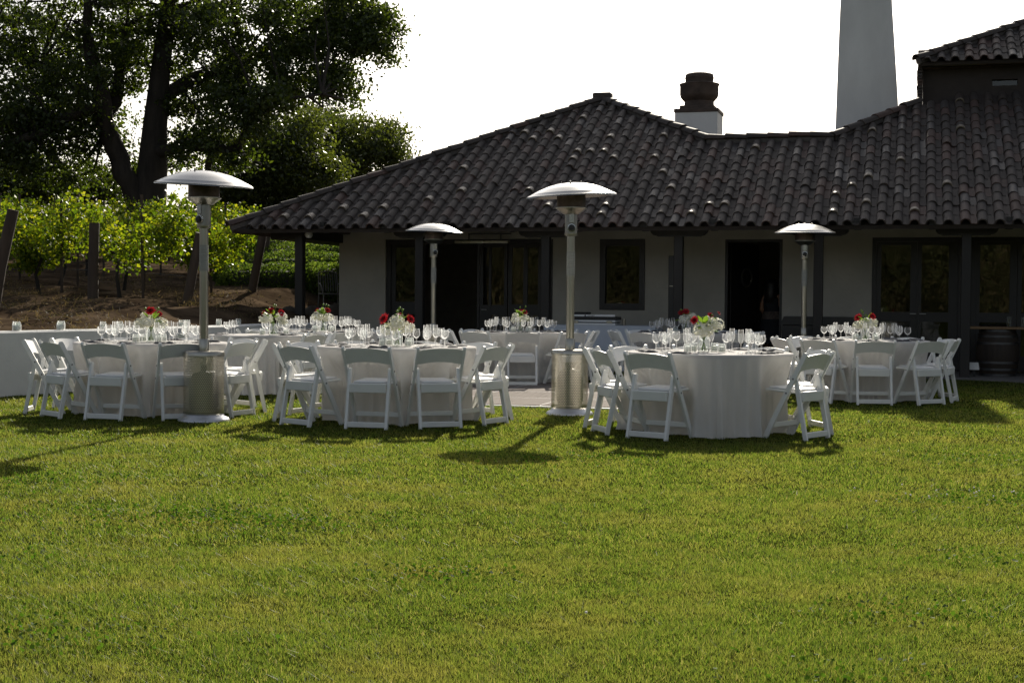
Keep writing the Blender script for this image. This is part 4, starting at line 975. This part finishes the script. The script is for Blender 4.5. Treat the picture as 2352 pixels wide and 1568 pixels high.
def bouquet(loc, label, seed, whites, reds, buds=3):
    rr = random.Random(seed); o = empty('flower_arrangement', loc, 0); tag(o, label, 'flowers', 'bouquets on the dining tables'); o.scale = (1.22, 1.22, 1.18)
    link('vase', VASE, o)
    st = MB()
    for k in range(6): a = 6.28*k/6; st.tube([(.02*math.cos(a), .02*math.sin(a), .012), (-.015*math.cos(a), -.015*math.sin(a), .13)], .004, 4)
    st.build('stems', M_green, o)
    for (x, y, z, r) in whites: petal_ball('white_bloom', M_petal, r, 150, r*.27, o, (x, y, z))
    for (x, y, z, r) in reds: dahlia(o, (x, y, z), r, (x*2, y*2-.12, z-.12))
    for k in range(13):
        a = rr.uniform(0, 6.28); e = rr.uniform(-.2, 1.2); d = (math.cos(a)*math.cos(e), math.sin(a)*math.cos(e), math.sin(e))
        leaf_part(o, (d[0]*.05, d[1]*.05, .16+.06*d[2]), d, rr.uniform(.06, .095))
    for k in range(buds):
        a = rr.uniform(0, 6.28); p = Vector((.06*math.cos(a), .06*math.sin(a), .27+rr.uniform(-.02, .05)))
        b_ = MB().tube([(0, 0, .15), p*.6+Vector((0, 0, .05)), p], .0022, 4); b_.lathe([(0, -.012), (.011, -.004), (.010, .006), (0, .014)], 7, Matrix.Translation(p)); b_.build('bud', M_green, o)

# ------------------------------------------------------------------ dining tables
TZ = .728
def cloth_mesh(rad_, gap_angles, chairs, seed):
    """round cloth to the ground, pushed in by the seats, in free folds between them"""
    rr = random.Random(seed); na = 240; zs = [0, .02, .05, .10, .17, .25, .34, .44, .55, .66, .78, .90, .97, .995]
    ph = [rr.uniform(0, 6.28) for _ in range(8)]; fr = [7, 11, 16, 23, 31]
    m = MB(); vs = [(0, 0, TZ)]; rings = [.5, .93, .98]
    for r_ in rings:
        for i in range(na): a = 2*PI*i/na; vs.append((rad_*r_*math.cos(a), rad_*r_*math.sin(a), TZ))
    def chair_mask(a):
        b_ = 0
        for c in chairs:
            d = abs((a-c+PI) % (2*PI)-PI); b_ = max(b_, 1/(1+math.exp((d-rad(15))/rad(2.2))))
        return b_
    cm = [chair_mask(2*PI*i/na) for i in range(na)]
    FOLD = [0]*na; a0 = 0
    while a0 < 2*PI:                     # soft pleats of uneven width
        wd = rr.uniform(.075, .17); am = rr.uniform(.35, 1.1)
        for i in range(na):
            d = abs((2*PI*i/na-a0+PI) % (2*PI)-PI); FOLD[i] += am*math.exp(-(d/(wd*.42))**2)
        a0 += wd*rr.uniform(1.0, 1.7)
    FOLD = [f-.35+.25*math.sin(5*2*PI*i/na+ph[0]) for i, f in enumerate(FOLD)]
    for t in zs:
        for i in range(na):
            a = 2*PI*i/na; s = min(1, t/.42); s = s*s*(3-2*s)
            R_ = rad_*(1.0 if t > 0 else .996)+.004-.150*s*cm[i]+(1-cm[i])*.030*t+FOLD[i]*(.004*min(1, t*8)+t**.8*(.036+.075*(1-cm[i])))
            if t > .95: R_ += .02*(t-.9)*10*(.5+.5*math.sin(13*a+ph[5]))
            z = TZ-.004-t*(TZ-.006); 
            if t >= .9: z += .012*(.5+.5*math.sin(9*a+ph[6]))*(t-.88)*8
            vs.append((R_*math.cos(a), R_*math.sin(a), max(.006, z)))
    fs = [(0, 1+i, 1+(i+1) % na) for i in range(na)]
    for k in range(len(rings)+len(zs)-1):
        for i in range(na): a = 1+k*na; fs.append((a+i, a+na+i, a+na+(i+1) % na, a+(i+1) % na))
    m.add(vs, fs); return m
TABLES = [   # name, X, Y, radius, chair angles (0 = towards the viewer, + = to the right), high detail, bouquet offset
 ('front left table', -3.75, 14.77, .775, [-8+36*k for k in range(10)], True, (0, 0)),
 ('front middle table', -1.14, 14.10, .785, [-9+36*k for k in range(10)], True, (0, 0)),
 ('front right table', 1.82, 13.12, .765, [-35, -71, -108, -146, 178, 142, 108, 82, 49], True, (-.05, 0)),
 ('far right table', 4.37, 17.60, .775, [-8+36*k for k in range(10)], True, (0, 0)),
 ('middle back table', .12, 20.60, .775, [2+36*k for k in range(10)], False, (0, 0)),
 ('back right table', 2.55, 20.90, .775, [-4+36*k for k in range(10)], False, (0, 0)),
 ('small back left table', -3.22, 17.95, .60, [-64, -112, 160, 112, 58], False, (.22, -.1)),
 ('back middle left table', -2.66, 20.0, .775, [-9+36*k for k in range(10)], False, (0, 0)),
]
BQ = [
 ([(-.075, -.04, .155, .066), (.085, -.03, .16, .066), (0, -.085, .17, .055), (-.045, .03, .225, .055)], [(0, -.02, .27, .055), (.07, .0, .245, .032)], 3),
 ([(0, -.06, .19, .078), (-.07, .0, .13, .066), (.085, -.01, .15, .066)], [(-.10, -.03, .225, .058), (.105, -.02, .225, .05), (.02, .03, .26, .03)], 5),
 ([(-.01, -.05, .165, .08), (.085, -.03, .21, .066), (.04, .05, .24, .05)], [(-.075, -.035, .245, .04), (.045, -.02, .285, .03), (.11, 0, .30, .022)], 3),
 ([(0, -.06, .17, .075), (-.07, 0, .15, .06), (.07, 0, .18, .06)], [(.06, -.03, .245, .048), (-.07, 0, .235, .05)], 4),
 ([(-.045, -.03, .15, .07), (.05, -.03, .16, .06), (-.06, 0, .2, .04)], [(.045, 0, .24, .045), (0, .03, .25, .04)], 4),
 ([(-.02, -.06, .16, .075), (.075, -.01, .20, .062)], [(-.055, -.01, .25, .05), (.0, -.02, .26, .052)], 3),
 ([(-.07, -.02, .17, .075), (.085, 0, .19, .065), (.1, .0, .14, .05)], [(-.02, -.01, .25, .05), (.085, -.02, .235, .048), (-.1, .02, .23, .04)], 3),
 ([(-.06, -.02, .17, .075), (.06, -.02, .16, .065), (-.01, 0, .25, .04)], [(.05, 0, .25, .046), (-.07, .02, .25, .035)], 3)]
top_cache = {}
for ti, (tn, X, Y, rad_, angs, hi, bo) in enumerate(TABLES):
    t = empty('round_table', (X, Y, 0)); tag(t, f'round folding table hidden under the cloth of the {tn}', 'table', 'round dining tables')
    MB().lathe([(rad_-.006, TZ-.032), (rad_-.006, TZ-.006)], 40).build('tabletop', M_bar, t, 40)
    for k in range(4):
        a = PI/4+k*PI/2; MB().tube([(.38*math.cos(a), .38*math.sin(a), 0), (.36*math.cos(a), .36*math.sin(a), TZ-.033)], .015, 6).build('leg', M_black, t)
    world_ang = [rad(a)-PI/2 for a in angs]       # direction from the table centre to the chair
    cl = cloth_mesh(rad_, None, world_ang, ti+3).build('tablecloth', M_cloth, smooth=70); cl.location = (X, Y, 0)
    tag(cl, f'white floor-length cloth on the {tn}', 'tablecloth', 'white round tablecloths')
    rc = rad_+.145
    lst = []
    for a, wa in zip(angs, world_ang):
        rj = rc+R.uniform(-.015, .05); jx = R.gauss(0, .02)
        x = X+rj*math.cos(wa)+jx; y = Y+rj*math.sin(wa); rz = wa+PI/2+R.gauss(0, .085)   # chair looks along +y of its own frame
        lst.append((math.cos(rad(a)) > 0, x, y, rz))
    for near in (True, False):
        side = sorted([c for c in lst if c[0] == near], key=lambda c: c[1]/c[2])
        for i, c in enumerate(side):
            place_chair(c[1], c[2], c[3], f'white folding chair, {ORD[i]} from left on {"near" if near else "far"} side of {tn}', 'white folding chairs', hi)
    # settings
    for a, wa in zip(angs, world_ang):
        ca, sa = math.cos(wa), math.sin(wa)
        def spot(r, s): return (X+r*ca-s*sa, Y+r*sa+s*ca, TZ+.001)
        k = rad_/.775
        n_ = link('napkin', NAPS[R.randrange(4)]); n_.location = spot(.635*k, R.uniform(-.03, .03)); n_.rotation_euler = (0, 0, wa+PI/2+R.gauss(0, .35)); tag(n_, f'folded dark grey napkin at a place on the {tn}', 'napkin', f'napkins on the {tn}')
        j = lambda: R.gauss(0, .012)
        put_glass(G_GOB, spot(.49*k+j(), .10+j()), f'round stemmed water goblet on the {tn}', f'goblets on the {tn}')
        put_glass(G_WINE, spot(.43*k+j(), .02+j()), f'tulip wine glass on the {tn}', f'wine glasses on the {tn}')
        if rad_ > .7: put_glass(G_FLU, spot(.37*k+j(), -.05+j()), f'tall champagne flute on the {tn}', f'flutes on the {tn}')
    for k in range(4 if rad_ > .7 else 2):
        a = rad(40+90*k+R.uniform(-15, 15)); rj = R.uniform(.14, .2)
        put_jar((X+bo[0]+rj*math.cos(a), Y+bo[1]+rj*math.sin(a), TZ+.001), f'glass candle jar around the bouquet of the {tn}', f'candle jars on the {tn}')
    w_, r_, bu = BQ[ti]
    bouquet((X+bo[0], Y+bo[1], TZ+.001), f'white and red bouquet in a glass vase on the {tn}', ti+20, w_, r_, bu)
for x0 in ():
    pass
# candle jars along the garden wall
def wall_top(px):
    for k in range(400):
        Yq = 14+k*.03; X = wall_x(Yq)-.03
        v = Vector((X, Yq, height_wall()))-Vector((0, 0, CAM_H)); sx = CXP+F_PX*v.dot(rt)/v.dot(fw)
        if sx >= px: return Vector((X, Yq, height_wall()+.001))
    return Vector((wall_x(24), 24, height_wall()))
JN = ['leftmost candle jar on the garden wall', 'second candle jar from the left on the garden wall', 'third candle jar from the left on the garden wall', 'fourth candle jar from the left on the garden wall', 'candle jar on the wall just left of the front table glasses', 'candle jar on the wall behind the front left glasses', 'candle jar on the wall left of the front left bouquet', 'candle jar on the wall right of the front left bouquet', 'candle jar on the wall nearest the left heater pole', 'candle jar on the wall right of the left heater pole', 'rightmost candle jar on the garden wall']
for i, px in enumerate((29, 44, 131, 137.5, 235, 276, 314, 412, 426, 503, 546)):
    p = wall_top(px); p.y += (.05 if i in (0, 2, 7) else -.03); p.x += R.uniform(-.02, .02)
    put_jar(p, JN[i], 'candle jars on the garden wall', 1.15 if i not in (0, 2) else 1.35)

# ------------------------------------------------------------------ DJ table, speaker, furniture of the veranda
dj = empty('long_table', B2W(-5.86, .05, 0), -TH); tag(dj, 'long serving table under the pale blue cloth by the wall', 'table')
MB().box(-.93, .93, -.36, .36, .745, .77).build('tabletop', M_bar, dj)
for sx in (-.85, .85):
    for sy in (-.3, .3): MB().tube([(sx, sy, .02), (sx, sy, .744)], .016, 6).build('leg', M_black, dj)
c = MB(); per = []
for k in range(60): per.append((-.945+1.89*k/60, -.375, 0))
for k in range(24): per.append((.945, -.375+.75*k/24, 0))
for k in range(60): per.append((.945-1.89*k/60, .375, 0))
for k in range(24): per.append((-.945, .375-.75*k/24, 0))
vs = []; nP = len(per)
for z in (.772, .766, .60, .35, .12, .024):
    for i, p in enumerate(per):
        f_ = (.772-z); o = 1+.012*f_*math.sin(i*.9)+.02*f_*math.sin(i*.37+1); vs.append((p[0]*o+(.0 if z > .77 else .004*(1 if p[0] > 0 else -1)), p[1]*(1+.05*f_*math.sin(i*.55)+.06*f_), z))
fs = [tuple(range(nP))]
for k in range(5):
    for i in range(nP): fs.append((k*nP+i, (k+1)*nP+i, (k+1)*nP+(i+1) % nP, k*nP+(i+1) % nP))
c.add(vs, fs); cl = c.build('tablecloth', M_dj, smooth=60); cl.location = dj.location; cl.rotation_euler = (0, 0, -TH); tag(cl, 'pale blue cloth covering the long serving table', 'tablecloth')
cs = empty('mixing_console', B2W(-5.99, .0, .774), -TH); tag(cs, 'white and black DJ console in an open flight case', 'console')
MB().cbox(-.38, .38, -.20, .24, .0, .035, .005).build('lower_case', M_edge, cs)
MB().cbox(-.385, .385, -.195, .24, .036, .052, .004).build('black_band', M_black, cs)
MB().cbox(-.38, .38, -.20, .24, .053, .085, .004).build('upper_case', M_edge, cs)
MB().cbox(-.36, .40, -.15, .24, .086, .142, .01).build('player_deck', M_black, cs)
MB().cbox(-.39, .37, -.18, -.16, .143, .178, .003).build('lid_panel', M_edge, cs)
MB().cbox(-.38, -.12, -.10, .2, .179, .215, .012).build('mixer', M_black, cs)
for x in (-.30, .28): MB().cbox(x-.05, x+.05, -.212, -.201, .03, .075, .004).build('latch', M_steel, cs)
for k in range(7): MB().lathe([(.018, 0), (.016, .025), (0, .026)], 10, Matrix.Translation((-.25+k*.09, -.12, .142))).build('dial', M_black, cs)
cv = bpy.data.curves.new('lettering', 'FONT'); cv.body = 'ODYSSEY'; cv.size = .032; cv.extrude = .0005; cv.align_x = 'CENTER'
tx = bpy.data.objects.new('tmp_text', cv); COL.objects.link(tx); bpy.context.view_layer.update()
tme_ = bpy.data.meshes.new_from_object(tx.evaluated_get(bpy.context.evaluated_depsgraph_get())); bpy.data.objects.remove(tx)
tme_.materials.clear(); tme_.materials.append(M_black)
tl = link('lettering', tme_, cs); tl.matrix_local = Matrix.Translation((-.04, -.1815, .148)) @ Matrix.Rotation(PI/2, 4, 'X')
MB().lathe([(.018, 0), (.0, .001)], 4, Matrix.Translation((-.14, -.1812, .160)) @ Matrix.Rotation(PI/2, 4, 'X')).build('emblem', M_black, cs)
tu = MB().lathe([(.03, 0), (.033, .10), (.03, .10), (.028, .004), (0, .004)], 12).build('steel_cup', M_steel, smooth=50); tu.location = B2W(-5.50, -.02, .774); tag(tu, 'small steel cup beside the console on the blue cloth', 'cup')
sp = empty('column_speaker', B2W(-4.845, .9, 0), -TH); tag(sp, 'slim black column loudspeaker beside the veranda post', 'loudspeaker')
MB().cbox(-.05, .05, -.06, .06, .80, 1.97, .008).build('column', M_black, sp); MB().cbox(-.16, .16, -.16, .16, .0205, .42, .02).build('subwoofer', M_black, sp); MB().tube([(0, 0, .42), (0, 0, .80)], .02, 8).build('pole', M_black, sp)
MB().box(-.03, .03, -.0625, -.0605, 1.44, 1.452).build('badge', M_steel, sp)
cb = empty('storage_cabinet', B2W(-2.22, 1.35, 0), -TH); tag(cb, 'long black cabinet with sloping ends against the wall', 'cabinet')
MB().cbox(-.75, .75, -.25, .25, .0205, .80, .01).build('body', M_black, cb)
MB().prism([(-.78, .801), (.78, .801), (.72, .94), (-.72, .94)], -.28, .28).build('lid', M_black, cb)
for x in (-.25, .25): MB().box(x-.006, x+.006, -.258, -.2505, .06, .78).build('door_joint', M_frame, cb)
# bar with barrel
br = empty('bar_counter', B2W(1.2, .75, 0), -TH); tag(br, 'wooden bar counter on barrels at the right edge', 'bar')
MB().cbox(-1.12, 1.3, -.28, .28, .775, .815, .006).build('counter_top', M_bar, br)
def barrel(loc, label):
    o = empty('wine_barrel', loc); tag(o, label, 'barrel', 'barrels under the bar')
    MB().lathe([(.27, .0), (.30, .10), (.33, .25), (.34, .375), (.33, .5), (.30, .65), (.27, .752), (.255, .752), (.255, .74), (0, .74)], 24).build('staves', M_barrel, o, 40)
    for z, r_ in ((.02, .281), (.11, .308), (.22, .33), (.53, .33), (.64, .308), (.73, .281)): MB().lathe([(r_-.006, z-.02), (r_, z-.018), (r_, z+.018), (r_-.006, z+.02)], 24, cap=False).build('hoop', M_hoop, o, 40)
barrel(B2W(.52, .75, .0205), 'oak wine barrel under the left end of the bar'); barrel(B2W(1.75, .75, .0205), 'oak wine barrel under the right part of the bar')
for i, du in enumerate((-.52, -.30, -.2)):
    o = MB().lathe([(.03, 0), (.034, .16), (.032, .16), (.028, .004), (0, .004)], 12).build('drinking_glass', M_jar, smooth=50); o.location = B2W(1.2+du, .65, .816)
    tag(o, ['tall drinking glass nearest the left end of the bar', 'middle one of three drinking glasses on the bar', 'rightmost drinking glass on the bar'][i], 'glass')
bx = MB().prism([(-.075, .0), (.075, .0), (.06, .115), (-.07, .115)], -.06, .06).build('path_light', M_lamp); bx.location = B2W(.14, .18, .135); bx.rotation_euler = (0, 0, -TH); tag(bx, 'small pale box light beside the right veranda post', 'light box')
MB().box(-.02, .02, -.02, .02, -.115, -.001).build('stand', M_black, bx)
# iron garden chair left of the building
ic = at(757, 703, 28.2); gz = bank_z(ic.x, ic.y)
ir_ = empty('iron_chair', (ic.x+.02, ic.y, gz), rad(200)); tag(ir_, 'grey wrought iron high chair beside the hedge and stucco corner', 'chair')
SZ = .43
for sx in (-.19, .19):
    MB().tube([(sx, .19, 0), (sx*.95, .18, SZ)], .013, 6).build('leg', M_iron, ir_, 60); MB().tube([(sx*1.1, -.24, 0), (sx, -.2, SZ), (sx, -.22, SZ+.18), (sx*.95, -.30, SZ+.42)], .013, 6).build('rear_leg', M_iron, ir_, 60)
    MB().tube([(sx*1.05, -.22, SZ+.2), (sx*1.2, .05, SZ+.2), (sx*1.15, .17, SZ+.15), (sx, .17, SZ)], .012, 6).build('armrest', M_iron, ir_, 60)
MB().cbox(-.21, .21, -.21, .21, SZ-.015, SZ+.012, .006).build('seat', M_iron, ir_)
for k in range(7):
    x = -.15+k*.05; MB().tube([(x, -.205, SZ+.05), (x, -.225, SZ+.2), (x*.95, -.295, SZ+.40)], .008, 5).build('back_bar', M_iron, ir_, 60)
MB().tube([(-.19, -.30, SZ+.42), (0, -.31, SZ+.45), (.19, -.30, SZ+.42)], .014, 6).build('top_rail', M_iron, ir_, 60); MB().tube([(-.19, .18, .2), (.19, .18, .2)], .01, 6).build('foot_rest', M_iron, ir_)
def rock(loc, s, label, seed):
    rr = random.Random(seed); m = MB(); n1, n2 = 12, 8; vs = []; fs = []
    for j in range(n2+1):
        for i in range(n1):
            a, e = 2*PI*i/n1, PI*j/n2-PI/2; k = 1+.10*math.sin(3*a+seed)+.08*math.sin(2*e+a*2); vs.append((s[0]*k*math.cos(a)*math.cos(e), s[1]*k*math.sin(a)*math.cos(e), s[2]*k*math.sin(e)+s[2]*.7))
    for j in range(n2):
        for i in range(n1): fs.append((j*n1+i, j*n1+(i+1) % n1, (j+1)*n1+(i+1) % n1, (j+1)*n1+i))
    o = m.add(vs, fs).build('boulder', M_stone, smooth=80); o.location = loc; tag(o, label, 'boulder')
for (px, Y, s, l, sd) in ((716, 27.3, (.16, .14, .13), 'smooth pale boulder right of the left veranda post', 1), (768, 27.6, (.13, .12, .22), 'tall rough boulder against the stucco corner', 2), (664, 26.8, (.12, .1, .08), 'small boulder left of the left veranda post', 3)):
    q = at(px, 700, Y); rock((q.x, q.y, bank_z(q.x, q.y)-.03), s, l, sd)

# ------------------------------------------------------------------ person in the open doorway (seen from behind)
def person():
    root = empty('person', B2W(-3.30, 2.75, .031), -TH+rad(-20)); tag(root, 'person with long dark hair and sleeveless dark dress inside the doorway', 'person')
    J = {'pel': (0, 0, .86), 'waist': (0, .01, .98), 'chest': (0, .0, 1.16), 'neckb': (0, -.01, 1.30), 'neck': (0, 0, 1.36), 'head': (0, .02, 1.44), 'crown': (0, .01, 1.52),
         'shL': (-.15, 0, 1.27), 'elL': (-.20, -.03, 1.02), 'wrL': (-.16, .12, .86), 'haL': (-.14, .18, .83), 'shR': (.15, 0, 1.27), 'elR': (.20, -.03, 1.02), 'wrR': (.15, .12, .87), 'haR': (.13, .18, .84),
         'hipL': (-.085, 0, .80), 'knL': (-.09, .02, .45), 'anL': (-.09, -.02, .07), 'toL': (-.10, .13, .025), 'hipR': (.085, 0, .80), 'knR': (.09, .03, .45), 'anR': (.10, .0, .07), 'toR': (.11, .15, .025)}
    rads = dict(pel=.13, waist=.105, chest=.125, neckb=.07, neck=.045, head=.085, crown=.06, shL=.052, elL=.038, wrL=.026, haL=.03, shR=.052, elR=.038, wrR=.026, haR=.03, hipL=.085, knL=.055, anL=.035, toL=.03, hipR=.085, knR=.055, anR=.035, toR=.03)
    E_ = [('pel','waist'),('waist','chest'),('chest','neckb'),('neckb','neck'),('neck','head'),('head','crown'),('chest','shL'),('shL','elL'),('elL','wrL'),('wrL','haL'),('chest','shR'),('shR','elR'),('elR','wrR'),('wrR','haR'),('pel','hipL'),('hipL','knL'),('knL','anL'),('anL','toL'),('pel','hipR'),('hipR','knR'),('knR','anR'),('anR','toR')]
    for s in (-1, 1):
        w = 'haL' if s < 0 else 'haR'
        for k in range(5):
            b_ = Vector(J[w])+Vector((-.025+.0125*k, .02, 0)); J[f'f{s}{k}'] = tuple(b_+Vector(((-.006+.003*k)*2, .055-abs(k-2)*.006, -.02))) ; rads[f'f{s}{k}'] = .008; E_.append((w, f'f{s}{k}'))
    keys = list(J); me = bpy.data.meshes.new('body'); me.from_pydata([J[k] for k in keys], [(keys.index(a), keys.index(b_)) for a, b_ in E_], [])
    me.materials.append(M_skin); o = link('body', me, root)
    sk = o.modifiers.new('skin', 'SKIN'); sk.use_smooth_shade = True
    for i, k in enumerate(keys):
        v = me.skin_vertices[0].data[i]; v.radius = (rads[k], rads[k]*(.72 if k in ('chest', 'waist', 'pel') else 1)); v.use_root = (k == 'pel')
    ss = o.modifiers.new('sub', 'SUBSURF'); ss.levels = 2; ss.render_levels = 2
    Ms = Matrix.Diagonal((1, .78, 1, 1))
    MB().lathe([(.30, .40), (.27, .55), (.22, .75), (.185, .86), (.15, .98), (.165, 1.12), (.17, 1.20), (.12, 1.27), (.10, 1.28)], 24, Ms, cap=False).build('dress', M_dress, root, 60)
    MB().lathe([(.192, .84), (.178, .90), (.156, .98)], 24, Matrix.Diagonal((1.04, .82, 1, 1)), cap=False).build('sash', M_apron, root, 60)
    MB().lathe([(.05, 1.10), (.12, 1.14), (.13, 1.30), (.115, 1.40), (.118, 1.47), (.10, 1.53), (.05, 1.565), (0, 1.57)], 20, Matrix.Translation((0, -.035, 0)) @ Matrix.Diagonal((1, .92, 1, 1))).build('hair', M_hair, root, 60)
person()
